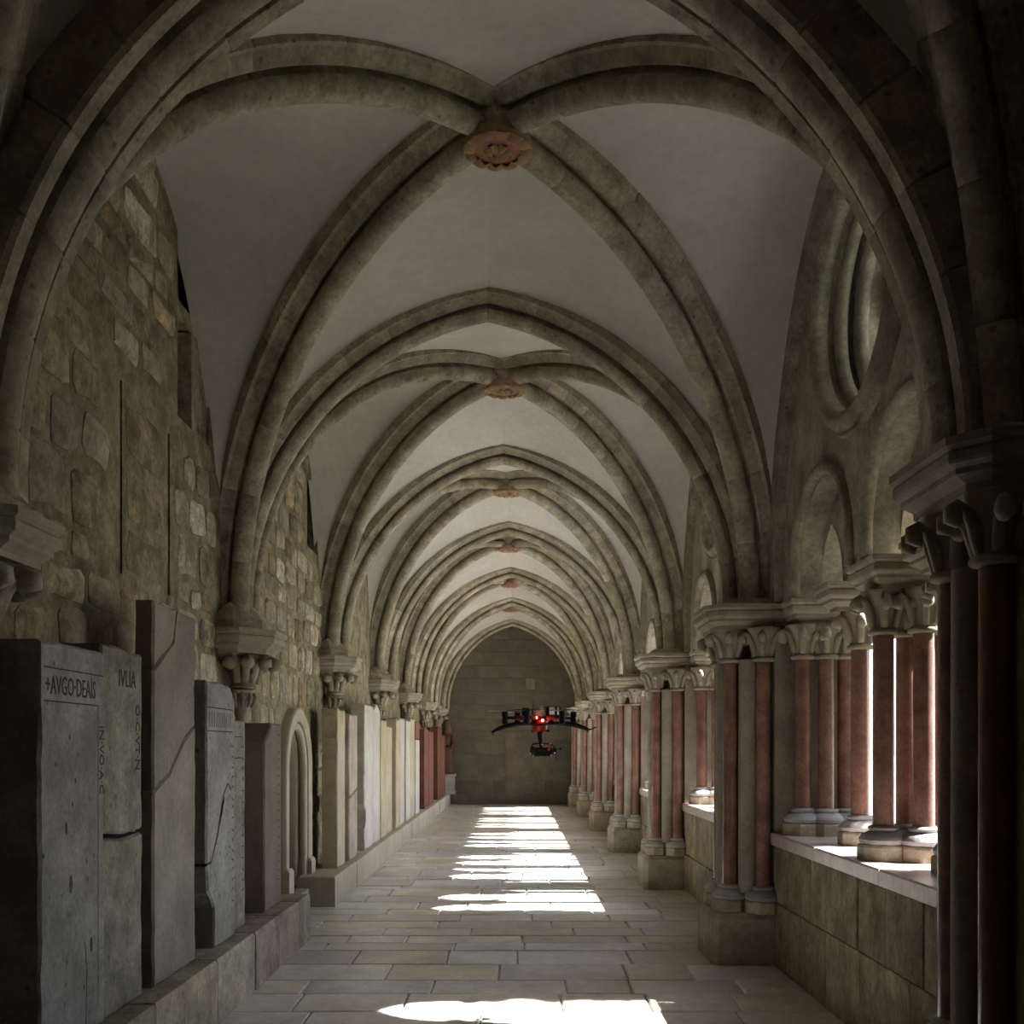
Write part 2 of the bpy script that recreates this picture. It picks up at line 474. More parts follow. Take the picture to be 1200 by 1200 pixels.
def rib(curve, lat, nv, parent, name='voussoir', miter=None, nseg=4, prof=PROFILE, w=1.0):
    lat = Vector(lat)
    tot = curve.L1 + curve.La
    for j in range(nv):
        t0, t1 = j / nv, (j + 1) / nv
        g = .010 / tot
        ts = [t0, t0 + g] + [t0 + g + (t1 - t0 - 2 * g) * i / nseg for i in range(1, nseg)] + [t1 - g, t1]
        V = []; n = len(prof)
        jit = 1 + R.uniform(-.012, .012)
        for q, t in enumerate(ts):
            P, Nn, T = curve(t)
            sc = .955 if q in (0, len(ts) - 1) else 1.0
            last = (q == len(ts) - 1 and j == nv - 1)
            if last and miter is not None: sc = 1.0
            for u, v in prof:
                vv = .12 + (v - .12) * sc
                p = P + lat * (u * sc * jit * w) + Nn * vv
                if last and miter is not None and abs(T.x) > 1e-4:
                    p = p + T * ((miter - p.x) / T.x)
                V.append(p)
        F = []
        m = len(ts)
        for a in range(m - 1):
            for k in range(n):
                k2 = (k + 1) % n
                F.append((a * n + k, a * n + k2, (a + 1) * n + k2, (a + 1) * n + k))
        F.append(tuple(range(n - 1, -1, -1))); F.append(tuple((m - 1) * n + k for k in range(n)))
        o = parent.location
        add(name, mesh(name, [v - Vector(o) for v in V], F, 'rib_stone', 34), parent)

def zs_left(k): return 2.62 if k <= 1 else 2.78
ZSR = 2.80
def sl(k, s): return (-2.13, YK(k) + .21 * s)
def sr(k, s): return (1.82, YK(k) + .21 * s)

# ================================================================== THE SETTING
# ---- floor
floor = struct(add('floor', B().box(-2.7, 2.7, -1.2, Y_END + .3, -.25, -.022).mesh('floor', 'paving_joint')), 'worn grey and tan stone paving laid in rows across the cloister walk')
far = B()
y = -1.0
row = 0
FX0, FX1 = -2.32, 2.04
def pav_quad(x0, x1, y0, y1, dz, tilt):
    g = .006
    c = [(x0 + g, y0 + g), (x1 - g, y0 + g), (x1 - g, y1 - g), (x0 + g, y1 - g)]
    c = [(a + R.uniform(-.004, .004), b + R.uniform(-.004, .004)) for a, b in c]
    cx = (x0 + x1) / 2; cy = (y0 + y1) / 2
    V = [(a, b, -.04) for a, b in c]
    V += [(a, b, -.010 + dz) for a, b in c]
    V += [(a + (.008 if a < cx else -.008), b + (.008 if b < cy else -.008), dz + tilt * (1 if a < cx else -1)) for a, b in c]
    F = [(8, 9, 10, 11)]
    for o in (0, 4):
        for i in range(4):
            F.append((o + i, o + (i + 1) % 4, o + 4 + (i + 1) % 4, o + 4 + i))
    return V, F
while y < Y_END:
    d = R.choice([.30, .34, .38, .44, .50, .56]) * R.uniform(.92, 1.08)
    d = min(d, Y_END - y) if Y_END - y > .15 else Y_END - y + .01
    x = FX0 - R.uniform(0, .5)
    while x < FX1 - .05:
        l = R.uniform(.45, 1.15)
        if x + l > FX1 - .3: l = FX1 - x
        xa, xb = max(x, FX0), x + l
        if xb - xa > .12:
            V, F = pav_quad(xa, xb, y, y + d, R.uniform(-.004, .002), R.uniform(-.0015, .0015))
            if 4.5 < y < 19.0:
                cx, cy = (xa + xb) / 2, y + d / 2
                add('paving_stone', mesh('paving_stone', [(a - cx, b - cy, c) for a, b, c in V], F, 'paving'), floor, (cx, cy, 0))
            else:
                far.add(V, F)
        x += l
    y += d
o = add('distant_paving', far.mesh('distant_paving', 'paving'), floor); o['kind'] = 'stuff'

# ---- left wall with doorway and two upper recesses
DOOR_Y, DOOR_HW, DOOR_ZS, DOOR_ZT, DOOR_Z0 = 10.66, .46, 1.45, 1.92, .20
door_hole = [(DOOR_Y + DOOR_HW, DOOR_Z0), (DOOR_Y - DOOR_HW, DOOR_Z0)] + arch_pts(DOOR_Y, DOOR_HW, DOOR_ZS, DOOR_ZT, 10)
RECESS = [(7.05, 7.78, 3.98, 5.6), (11.45, 12.05, 3.95, 4.75)]
SLOTS = [(6.02, 6.055, 2.72, 3.86), (6.85, 6.895, 2.72, 3.80)]
rec_holes = [[(a, c), (b, c), (b, d), (a, d)] for a, b, c, d in RECESS + SLOTS]
V, F = plate_yz([(-1.2, -.2), (Y_END + .3, -.2), (Y_END + .3, 6.3), (-1.2, 6.3)], [door_hole] + rec_holes, .35, XL - .35)
wall_l = struct(add('wall_left', mesh('wall_left', V, F, 'mortar')), 'rough rubble stone wall along the left side of the walk')
add('recess_back', B().box(XL - .40, XL - .20, RECESS[0][0] - .05, RECESS[0][1] + .05, RECESS[0][2] - .05, RECESS[0][3] + .05).mesh('recess_back', 'mortar'), wall_l)
add('recess_back', B().box(XL - .34, XL - .12, RECESS[1][0] - .02, RECESS[1][1] + .02, RECESS[1][2] - .02, RECESS[1][3] + .02).mesh('recess_back', 'slit_dark'), wall_l)
# lintel stones and sill inside the first recess
add('stone', B().box(XL - .30, XL - .04, 7.05, 7.80, 4.72, 4.84).mesh('stone', 'rubble'), wall_l)
add('stone', B().box(XL - .30, XL - .02, 7.42, 7.80, 3.98, 4.70).mesh('stone', 'rubble'), wall_l)

def wall_stone(y0, y1, z0, z1, proud):
    cy, cz = (y0 + y1) / 2, (z0 + z1) / 2
    hw, hh = (y1 - y0) / 2 - .010, (z1 - z0) / 2 - .010
    c = min(hw, hh) * R.uniform(.18, .42)
    pts = [(-hw + c, -hh), (0, -hh), (hw - c, -hh), (hw, -hh + c), (hw, hh - c), (hw - c, hh), (0, hh), (-hw + c, hh), (-hw, hh - c), (-hw, -hh + c)]
    pts = [(a * R.uniform(.80, 1.02), b * R.uniform(.74, 1.02)) for a, b in pts]
    n = len(pts)
    V = [(-.05, a, b) for a, b in pts] + [(proud * .3, a * .96, b * .95) for a, b in pts] + \
        [(proud + R.uniform(-.006, .006), a * .74, b * .70) for a, b in pts] + [(proud + R.uniform(-.004, .014), 0, 0)]
    F = []
    for o in (0, n):
        for i in range(n):
            F.append((o + i, o + (i + 1) % n, o + n + (i + 1) % n, o + n + i))
    for i in range(n): F.append((2 * n + i, 2 * n + (i + 1) % n, 3 * n))
    return mesh('stone', V, F, 'rubble', 40), (XL, cy, cz)

def formeret_z(yy):
    k = math.floor((yy - YK(-1)) / BAY) - 1
    mid = YK(k) + BAY / 2
    u = abs(yy - mid) / 1.85
    return Z0 + 2.73 * math.sqrt(max(0, 1 - u * u)) if u < 1 else Z0
for (ya, yb) in ((4.35, 8.25), (8.35, 12.45)):
    z = .55
    while z < 5.55:
        h = R.choice([.20, .24, .28, .33, .38]) * R.uniform(.9, 1.1)
        yy = ya - R.uniform(0, .2)
        while yy < yb:
            ll = R.uniform(.22, .60) if h < .3 else R.uniform(.26, .5)
            y0, y1 = max(yy, ya), min(yy + ll, yb)
            yy += ll
            if y1 - y0 < .12: continue
            cy, cz = (y0 + y1) / 2, z + h / 2
            if cz > formeret_z(cy) + .05: continue
            if abs(cy - DOOR_Y) < .66 + ll / 2 and cz - h / 2 < 2.1: continue
            if any(a - .03 < y1 and b + .03 > y0 and c - .03 < z + h and d + .03 > z for a, b, c, d in RECESS): continue
            if y1 > 5.98 and y0 < 6.93 and z + h > 2.74 and z < 3.84: continue
            if any(abs(cy - YK(k)) < .30 and 1.8 < cz < 3.3 for k in range(3)): continue
            if z + h < 1.9 and (4.4 < y0 and y1 < 8.3): continue       # behind the grave slabs
            dy = R.uniform(-.02, .02); dz = R.uniform(-.03, .03)
            me, loc = wall_stone(y0, y1, z + dz, z + h + dz - .005, R.uniform(.005, .026))
            add('stone', me, wall_l, loc)
        z += h
# walled-up opening in the nearest bay: rough infill between two open joints
add('infill_backing', B().box(XL - .36, XL - .06, 6.0, 6.92, 2.6, 3.9).mesh('infill_backing', 'engraving'), wall_l)
for (z0_, z1_) in ((2.74, 3.02), (3.03, 3.40), (3.41, 3.80)):
    me, loc = wall_stone(6.06, 6.85, z0_, z1_, .012)
    me.materials.clear(); me.materials.append(MATS['infill'])
    add('stone', me, wall_l, loc)

# ---- doorway
door = struct(bpy.data.objects.new('door_1', None), 'pale moulded round-arched stone doorway with a dark recess in the left wall'); COL.objects.link(door)
door.location = (XL, DOOR_Y, 0)
def door_band(hw, zt_extra, prof, name, mat, smooth=True):
    pts = arch_pts(0, hw, DOOR_ZS, DOOR_ZS + hw * 1.02, 12)
    path = [(0, -hw, DOOR_Z0)] + [(0, a, b) for a, b in pts] + [(0, hw, DOOR_Z0)]
    nor = []
    for (x, a, b) in path:
        if b <= DOOR_ZS: nor.append(Vector((0, -1 if a < 0 else 1, 0)))
        else: nor.append(Vector((0, a, b - DOOR_ZS)).normalized())
    V, F = sweep_ring(path, nor, (1, 0, 0), prof)
    add(name, mesh(name, V, F, mat, 45), door)
door_band(.50, 0, [(-.02, .0), (.075, .0), (.09, .02), (.09, .13), (.07, .15), (-.02, .15)], 'outer_frame', 'door_frame')
def roundp(cx, cv, r, n=10): return [(cx + r * math.cos(2 * PI * i / n), cv + r * math.sin(2 * PI * i / n)) for i in range(n)]
door_band(.455, 0, roundp(.03, .0, .04), 'roll_moulding', 'door_frame')
door_band(.40, 0, [(-.22, .0), (-.05, .0), (-.02, .03), (-.02, .075), (-.22, .075)], 'inner_frame', 'door_frame')
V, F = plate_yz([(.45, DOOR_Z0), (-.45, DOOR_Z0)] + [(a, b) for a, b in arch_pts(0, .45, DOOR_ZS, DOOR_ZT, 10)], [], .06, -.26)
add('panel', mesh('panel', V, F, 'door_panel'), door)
add('threshold', B().box(-.30, .14, -.66, .66, 0, DOOR_Z0).mesh('threshold', 'ledge'), door)
for s in (-1, 1):
    add('jamb_base', B().stack([(-.02, s * .55 - .11), (.12, s * .55 - .11), (.12, s * .55 + .11), (-.02, s * .55 + .11)], [(0, DOOR_Z0), (0, .46), (-.02, .49)]).mesh('jamb_base', 'door_frame'), door)

# ---- right wall: unseen solid part by the camera added to darken the foreground, parapets, lunettes
wall_r = struct(bpy.data.objects.new('wall_right', None), 'right-hand cloister wall with open traceried windows above a stone parapet'); COL.objects.link(wall_r)
add('solid_wall', B().box(XP, 2.65, -1.2, YK(0) - .2, -.2, 6.3).box(XP, 2.65, YK(6) + .2, Y_END + .3, -.2, 6.3).mesh('solid_wall', 'lunette_stone'), wall_r)
OZ = 4.45
FORM_PROF = [(-.10, -.04), (.05, -.04), (.07, -.01), (.07, .10), (-.10, .10)]
for k in range(NB):
    y0, y1 = YK(k) + .30, YK(k + 1) - .30
    par = add('parapet', B().box(XP + .012, 2.62, y0, y1, -.2, .94).mesh('parapet', 'mortar'), wall_r)
    # dressed blocks on the parapet's inner face
    yy = y0
    zc = R.uniform(.42, .52)
    for (za, zb) in ((0, zc), (zc, .94)):
        yy = y0
        while yy < y1 - .05:
            l = R.uniform(.38, .8)
            if yy + l > y1 - .3: l = y1 - yy
            if k < 3:
                g = .004; p = R.uniform(-.004, .008)
                poly = [(yy + g, za + g), (yy + l - g, za + g), (yy + l - g, zb - g), (yy + g, zb - g)]
                V = [(XP + .05, a, b) for a, b in poly] + [(XP + .004, a, b) for a, b in poly] + \
                    [(XP - p, a + (.008 if i in (0, 3) else -.008), b + (.008 if i < 2 else -.008)) for i, (a, b) in enumerate(poly)]
                F = [(11, 10, 9, 8)] + [(o + i, o + 4 + i, o + 4 + (i + 1) % 4, o + (i + 1) % 4) for o in (0, 4) for i in range(4)]
                add('block', mesh('block', V, F, 'parapet'), par)
            yy += l
    if k >= 3:
        add('block_face', B().box(XP, XP + .02, y0, y1, 0, .94).mesh('block_face', 'parapet'), par)
    # sill slabs
    ns = 3
    for i in range(ns):
        a = y0 + (y1 - y0) * i / ns + .002; b = y0 + (y1 - y0) * (i + 1) / ns - .002
        add('sill_slab', B().stack([(XP - .03, a), (2.66, a), (2.66, b), (XP - .03, b)], [(0, .94), (0, 1.02), (-.008, 1.03)]).mesh('sill_slab', 'sill'), wall_r)
    # lunette: front plate
    ym = YK(k) + BAY / 2
    ya, yb = YK(k), YK(k + 1)
    sub = [(YK(k) + 1.33, .62), (YK(k) + 2.87, .62)]
    out = [(ya, Z0 - .02)]
    for cy, hw in sub: out += [(cy - hw, Z0 - .02)] + arch_pts(cy, hw, Z0 + .14, 3.56, 10) + [(cy + hw, Z0 - .02)]
    out += [(yb, Z0 - .02), (yb, 6.3), (ya, 6.3)]
    V, F = plate_yz(out, [circ(ym, OZ, .68, 48)], .20, XR)
    lun = add('lunette', mesh('lunette', V, F, 'lunette_stone'), wall_r)
    # back plate with small lights and pierced oculus
    out = [(ya, Z0 - .02)]
    for dy in (.93, 1.70, 2.50, 3.27):
        cy = YK(k) + dy
        out += [(cy - .255, Z0 - .02)] + arch_pts(cy, .255, Z0 + .04, 3.30, 8) + [(cy + .255, Z0 - .02)]
    out += [(yb, Z0 - .02), (yb, 6.3), (ya, 6.3)]
    holes = [circ(ym + .40 * math.cos(i * PI / 3), OZ + .40 * math.sin(i * PI / 3), .16, 20) for i in range(6)] + [circ(ym, OZ, .21, 24)]
    V, F = plate_yz(circ(ym, OZ, .64, 40), holes, .09, XR + .37)
    add('oculus_tracery', mesh('oculus_tracery', V, F, 'lunette_stone'), lun)
    V, F = plate_yz(out, [circ(ym, OZ, .60, 40)], .26, XR + .20)
    add('tracery', mesh('tracery', V, F, 'lunette_stone'), lun)
    add('glass_pane', B().lathe([(.60, -.006), (.60, .006)], 32, Matrix.Translation((XR + .48, ym, OZ)) @ Matrix.Rotation(PI / 2, 4, 'Y')).mesh('glass_pane', MATS['glass']), lun)
    # mouldings round oculus
    for (rr, prof, nm) in ((.76, [(.02, -.09), (-.05, -.075), (-.085, -.02), (-.06, .04), (-.03, .055), (-.045, .075), (.02, .095)], 'oculus_moulding'),
                           (.64, roundp(.10, 0, .045), 'oculus_roll'),
                           (.60, roundp(.22, 0, .05), 'oculus_roll')):
        n = 56
        pts = [(XR, ym + rr * math.cos(2 * PI * i / n), OZ + rr * math.sin(2 * PI * i / n)) for i in range(n)]
        nor = [(0, math.cos(2 * PI * i / n), math.sin(2 * PI * i / n)) for i in range(n)]
        V, F = sweep_ring(pts, nor, (1, 0, 0), prof, True)
        add(nm, mesh(nm, V, F, 'lunette_stone', True), lun)
    # mouldings on sub arches
    for cy, hw in sub:
        path = [(XR, cy - hw, Z0)] + [(XR, a, b) for a, b in arch_pts(cy, hw, Z0 + .14, 3.56, 12)] + [(XR, cy + hw, Z0)]
        nor = []
        for i in range(len(path)):
            t = Vector(path[min(i + 1, len(path) - 1)]) - Vector(path[max(i - 1, 0)])
            nor.append(Vector((0, -t.z, t.y)).normalized())
        V, F = sweep_ring(path, nor, (1, 0, 0), roundp(.0, .02, .045, 8))
        add('arch_moulding', mesh('arch_moulding', V, F, 'lunette_stone', True), lun)
    # wall rib (band along the vault)
    for s in (-1, 1):
        path = []; nor = []
        for i in range(15):
            a = PI / 2 * i / 14
            path.append((XR, ym + s * 1.85 * math.cos(a), Z0 + 2.73 * math.sin(a)))
            nor.append(Vector((0, s * math.cos(a) * 2.73, math.sin(a) * 1.85)).normalized())
        V, F = sweep_ring(path, nor, (1, 0, 0), [(-.07, -.13), (.03, -.13), (.03, .12), (-.07, .12)])
        add('wall_rib', mesh('wall_rib', V, F, 'rib_stone', 40), lun)

# ---- end wall with ashlar blocks
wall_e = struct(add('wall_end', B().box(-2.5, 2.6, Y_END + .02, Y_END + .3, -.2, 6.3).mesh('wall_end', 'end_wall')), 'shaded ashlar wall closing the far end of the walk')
z = 0.0
while z < 5.5:
    h = R.uniform(.30, .46); x = XL - R.uniform(0, .4)
    while x < 2.1:
        l = R.uniform(.5, .95)
        a, b = max(x, XL), min(x + l, 2.1)
        if b - a > .1:
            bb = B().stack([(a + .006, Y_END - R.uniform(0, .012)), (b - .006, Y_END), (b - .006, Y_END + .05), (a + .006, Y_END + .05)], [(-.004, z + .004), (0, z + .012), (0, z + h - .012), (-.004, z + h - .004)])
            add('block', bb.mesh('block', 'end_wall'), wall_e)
        x += l
    z += h
panel = B().box(-.27, .27, Y_END - .05, Y_END, 0, 2.1).box(-.21, .21, Y_END - .065, Y_END - .05, .1, 2.02)
tag(add('blind_doorway', panel.mesh('blind_doorway', 'door_panel')), 'tall narrow stone panel set in the far end wall', 'panel')
tag(add('wall_plaque', B().box(1.18, 1.72, Y_END - .05, Y_END, 1.28, 1.9).mesh('wall_plaque', 'plaque')), 'dark square plaque on the far wall right of the panel', 'plaque')
tag(add('wall_tablet', B().stack([(.34, Y_END - .03), (.60, Y_END - .03), (.60, Y_END), (.34, Y_END)], [(0, 3.4), (0, 3.72)]).mesh('wall_tablet', 'slab_tan')), 'small pale tablet high on the far end wall', 'tablet')
struct(add('wall_behind', B().box(-2.7, 2.7, -1.4, -1.2, -.2, 6.3).mesh('wall_behind', 'lunette_stone')))  # unseen, added to keep out light from behind the camera
struct(add('roof', B().box(-2.75, 2.75, -1.4, Y_END + .4, 6.3, 6.5).mesh('roof', 'mortar')))  # unseen slab, added so no sky light leaks in round the vault
struct(add('ground', B().box(-200, 250, -200, 250, -.6, -.24).mesh('ground', 'gravel')), 'pale sunlit courtyard ground beyond the windows')

# unseen neighbouring wing, added to cut sky light to the nearest window
wing = struct(add('wall_added_wing', B().box(2.66, 40, -6, YK(0) - .55, -.3, 8.6).mesh('wall_added_wing', 'lunette_stone')), 'unseen stone wing added beside the courtyard to cut light to the near windows')
add('added_wing_roof', B().add([(2.66, -6, 8.6), (40, -6, 8.6), (40, 3.9, 8.6), (2.66, 3.9, 8.6), (2.66, -1.2, 12), (40, -1.2, 12)], [(0, 1, 5, 4), (2, 3, 4, 5), (0, 4, 3), (1, 2, 5)]).mesh('added_wing_roof', 'bark'), wing)

added_lawn = B()  # unseen dark plot, added to cut ground bounce into the near vault
added_lawn.box(3.2, 24, 3.62, 13.6, -.24, -.205)
o = struct(add('added_lawn', added_lawn.mesh('added_lawn', 'added_lawn')), 'unseen dark grass plot added in the courtyard to cut bounced light')

# ---- vault webs
ceil = struct(bpy.data.objects.new('ceiling', None), 'pale plastered ribbed groin vault over the walk'); COL.objects.link(ceil)
NT, NS = 22, 6
def ruled(f, g, name, bulge=.05):
    V = []; F = []
    for i in range(NT + 1):
        t = i / NT
        a, b = f(t), g(t)
        for j in range(NS + 1):
            s = j / NS
            p = a.lerp(b, s) + Vector((0, 0, bulge * math.sin(PI * s) * math.sin(PI * t * .5)))
            V.append(p)
    for i in range(NT):
        for j in range(NS):
            q = i * (NS + 1) + j
            F.append((q, q + 1, q + NS + 2, q + NS + 1))
    return V, F
WO = .20
for k in range(-1, NB):
    ym = YK(k) + BAY / 2
    boss = (XC, ym)
    for kk, s in ((k, 1), (k + 1, -1)):
        zl = zs_left(max(kk, 0))
        bb = B()
        for side in (-1, 1):
            th = TransHalf(kk, side, Z0, WO - .055)
            dh = DiagHalf(sl(kk, s) if side < 0 else sr(kk, s), boss, Z0, WO + .02)
            V, F = ruled(lambda t: th(t)[0], lambda t: dh(t)[0], 'web')
            bb.add(V, F)
        me = bb.mesh('vault_web', 'plaster', True)
        add('vault_web', me, ceil)
    for side in (-1, 1):
        bb = B()
        for kk, s in ((k, 1), (k + 1, -1)):
            dh = DiagHalf(sl(kk, s) if side < 0 else sr(kk, s), boss, Z0, WO + .02)
            xw = XL - .04 if side < 0 else XR + .03
            def fm(t, s=s, xw=xw):
                a = PI / 2 * t
                return Vector((xw, ym - s * 1.85 * math.cos(a), Z0 + 2.73 * math.sin(a)))
            V, F = ruled(lambda t: dh(t)[0], fm, 'web')
            bb.add(V, F)
        add('vault_web', bb.mesh('vault_web', 'plaster', True), ceil)
# barrel strip in front of the end wall
bb = B()
for side in (-1, 1):
    th = TransHalf(6, side, Z0, WO - .055)
    V, F = ruled(lambda t: th(t)[0], lambda t: th(t)[0] + Vector((0, Y_END + .1 - YK(6), 0)), 'web', 0)
    bb.add(V, F)
add('vault_web', bb.mesh('vault_web', 'plaster', True), ceil)

# ================================================================== THINGS
# ---- ribs
for k in range(0, NB + 1):
    t = thing('transverse_arch', 'pointed stone arch spanning the walk, %s from the camera' % ORD[k], 'arch', (XC, yarch(k), Z0), 'transverse arches of the vault')
    nv = 9 if k < 3 else 6
    for side in (-1, 1):
        rib(TransHalf(k, side, zs_left(k) if side < 0 else ZSR), (0, 1, 0), nv, t, miter=xct(k), prof=PROFILE0 if k == 0 else PROFILET)
for k in range(-1, NB):
    ym = YK(k) + BAY / 2
    for d in (0, 1):
        where = 'overhead before the nearest arch' if k < 0 else 'of the %s full vault bay' % ORD[k]
        t = thing('diagonal_rib', 'diagonal rib %s, from %s' % (where, 'near left to far right' if d == 0 else 'near right to far left'),
                  'rib', (XC, ym, Z0), 'diagonal ribs of the vault')
        ends = ((sl(k, 1), zs_left(max(k, 0))), (sr(k + 1, -1), ZSR)) if d == 0 else ((sr(k, 1), ZSR), (sl(k + 1, -1), zs_left(k + 1)))
        for st, zs in ends:
            dv = Vector((XC - st[0], ym - st[1], 0)).normalized()
            lat = Vector((-dv.y, dv.x, 0))
            rib(DiagHalf(st, (XC, ym), zs), lat, 8 if k < 2 else 5, t, w=.92)

# ---- bosses
BOSS_COL = [('boss_gold', 'boss_red', 'red and gold'), ('boss_tan', 'boss_tan', 'orange-tan'), ('boss_tan', 'boss_gold', 'pale tan'), ('boss_pink', 'boss_red', 'dull red'), ('boss_pink', 'boss_red', 'brick red'), ('boss_pink', 'boss_tan', 'reddish tan')]
pet = B()
# petal: rounded scale
V = []; F = []
for j in range(5):
    for i in range(7):
        a = (i - 3) / 3
        r = .142 + .064 * j / 4
        hw = .050 * math.sqrt(max(.05, 1 - ((j - 2.2) / 3.0) ** 2))
        V.append((r - .016 * a * a * (1 if j == 0 else 0), a * hw, -.024 * (1 - a * a) * math.sin(PI * (.30 + .6 * j / 4)) - .004))
for j in range(4):
    for i in range(6):
        q = j * 7 + i; F.append((q, q + 7, q + 8, q + 1))
PET = (V, F)
for k in range(NB):
    ym = YK(k) + BAY / 2
    c1, c2, nm = BOSS_COL[k]
    t = thing('vault_boss', 'round carved %s rosette boss, %s along the vault from the camera' % (nm, ORD[k]), 'boss', (XC + .02, ym, 5.31), 'carved bosses at the rib crossings')
    add('disc', B().lathe([(.05, -.004), (.12, -.006), (.150, .0), (.152, .012)], 28).mesh('disc', c2, 40), t)
    add('rim', B().lathe([(.140, -.001), (.195, .0), (.208, .018), (.20, .06)], 28).mesh('rim', c1, 40), t)
    add('neck', B().lathe([(.16, .05), (.17, .3)], 20).mesh('neck', 'rib_stone', 40), t)
    pm = mesh('petal', PET[0], PET[1], c1, True)
    for i in range(12):
        add('petal', pm, t, (0, 0, 0), 2 * PI * (i + .25) / 12)
    im = mesh('inner_petal', [((v[0] - .142) * .9 + .028, v[1] * .62, v[2] * 1.1 - .008) for v in PET[0]], PET[1], c1, True)
    for i in range(6): add('inner_petal', im, t, (0, 0, 0), 2 * PI * i / 6)
    add('button', B().ball((0, 0, -.012), .034, 12, 6, None, .6).mesh('button', c1, True), t)

# ---- shared column pieces
SH_R = .062
def base_mesh(r, h=.20):
    b = B()
    k = r / .062
    return b.lathe([(.088 * k + .02, .085), (.118 * k + .018, .10), (.128 * k + .015, .122), (.112 * k + .012, .150), (.085 * k + .006, .168), (.078 * k, .172), (.088 * k, .180), (.09 * k, .190), (.082 * k, .2), (r, .205)], 20).mesh('base', 'base_grey', 40)
def plinth_mesh(r):
    k = r / .062
    rr = .150 * k
    return B().lathe([(rr, 0), (rr, .078), (rr * .94, .092)], 8, None, PI / 8).mesh('plinth', 'base_plinth')
BASE = base_mesh(SH_R); PLIN = plinth_mesh(SH_R)
def shaft_mesh(r, h, mat): return B().lathe([(r * 1.02, 0), (r, .03), (r * .985, h * .5), (r * .97, h)], 18, None).mesh('shaft', mat, 40)
CAPH = .26
def bell(n=16):
    return [(.070, 0), (.086, .004), (.092, .016), (.086, .030), (.070, .034), (.070, .08), (.078, .14), (.100, .20), (.128, .235), (.132, .26)]
CROCK_P = [(.066, 0, .045), (.080, 0, .10), (.096, 0, .15), (.125, 0, .198), (.160, 0, .214), (.184, 0, .198), (.180, 0, .168), (.160, 0, .160), (.150, 0, .172)]
CROCK_R = [.022, .026, .024, .020, .022, .032, .038, .030, .010]
crock_mesh = B().tube(CROCK_P, CROCK_R, 7).mesh('crocket', 'capital_stone', True)
CAP = B().lathe(bell(), 16).mesh('capital', 'capital_stone', 50)
def joined_cap():
    b = B().lathe(bell(), 12)
    for i in range(6): b.tube(CROCK_P[::1], CROCK_R, 5, Matrix.Rotation(2 * PI * i / 6 + .3, 4, 'Z'))
    return b.mesh('capital', 'capital_stone', 50)
CAPJ = joined_cap()
SHAFT_W = shaft_mesh(SH_R, 2.39 - 1.03 - .19, 'red_marble')
ABACUS_LV = [(-.075, 0), (-.075, .025), (-.055, .04), (-.03, .055), (-.03, .075), (-.005, .09), (0, .10), (0, .13), (-.008, .14), (.012, .155), (.012, .185)]

def put_capital(par, x, y, z, detailed, nc=6, sc=1.0, skip=None):
    if detailed:
        c = add('capital', CAP, par, (x, y, z), 0, sc)
        for i in range(nc):
            a = 2 * PI * i / nc + .26
            if skip and skip(math.cos(a), math.sin(a)): continue
            add('crocket', crock_mesh, c, (0, 0, 0), a)
    else:
        add('capital', CAPJ, par, (x, y, z), 0, sc)

def rect(x0, x1, y0, y1): return [(x0, y0), (x1, y0), (x1, y1), (x0, y1)]

def column_group(name, label, group, cx, cy, offs, detailed, abac):
    t = thing(name, label, 'column', (cx, cy, 1.03), group)
    for (dx, dy) in offs:
        add('plinth', PLIN, t, (dx, dy, 0))
        add('base', BASE, t, (dx, dy, 0))
        add('shaft', SHAFT_W, t, (dx, dy, .19))
        put_capital(t, dx, dy, 2.36 - 1.03, detailed)
    add('abacus', B().stack(abac, [(d, 2.62 - 1.03 + z) for d, z in ABACUS_LV]).mesh('abacus', 'capital_stone'), t)
    return t

WN = ['nearest', 'second', 'third', 'fourth', 'fifth', 'sixth']
for k in range(NB):
    det = k < 2
    y0 = YK(k)
    CX = 2.36
    ab = rect(-.29, .27, -.17, .17)
    jo = [(-.17, 0.0), (0.0, 0.03), (.155, 0.0)]
    jo2 = [(a, -b) for a, b in jo]
    column_group('jamb_columns', 'three red marble shafts against the near jamb of the %s window' % WN[k], 'jamb columns of the windows', CX, y0 + .52, jo, det, rect(-.29, .29, -.17, .16))
    column_group('jamb_columns', 'three red marble shafts against the far jamb of the %s window' % WN[k], 'jamb columns of the windows', CX, y0 + 3.68, jo2, det, rect(-.29, .29, -.16, .17))
    column_group('single_column', 'single red marble column in the nearer half of the %s window' % WN[k], 'single columns on the sills', CX, y0 + 1.31, [(0, 0)], det, rect(-.26, .26, -.15, .15))
    column_group('single_column', 'single red marble column in the farther half of the %s window' % WN[k], 'single columns on the sills', CX, y0 + 2.89, [(0, 0)], det, rect(-.26, .26, -.15, .15))
    column_group('column_cluster', 'cluster of four red marble columns at the middle of the %s window' % WN[k], 'middle column clusters of the windows', CX, y0 + 2.00,
                 [(-.17, -.02), (.03, -.12), (.02, .12), (.19, 0)], det, rect(-.30, .30, -.23, .23))

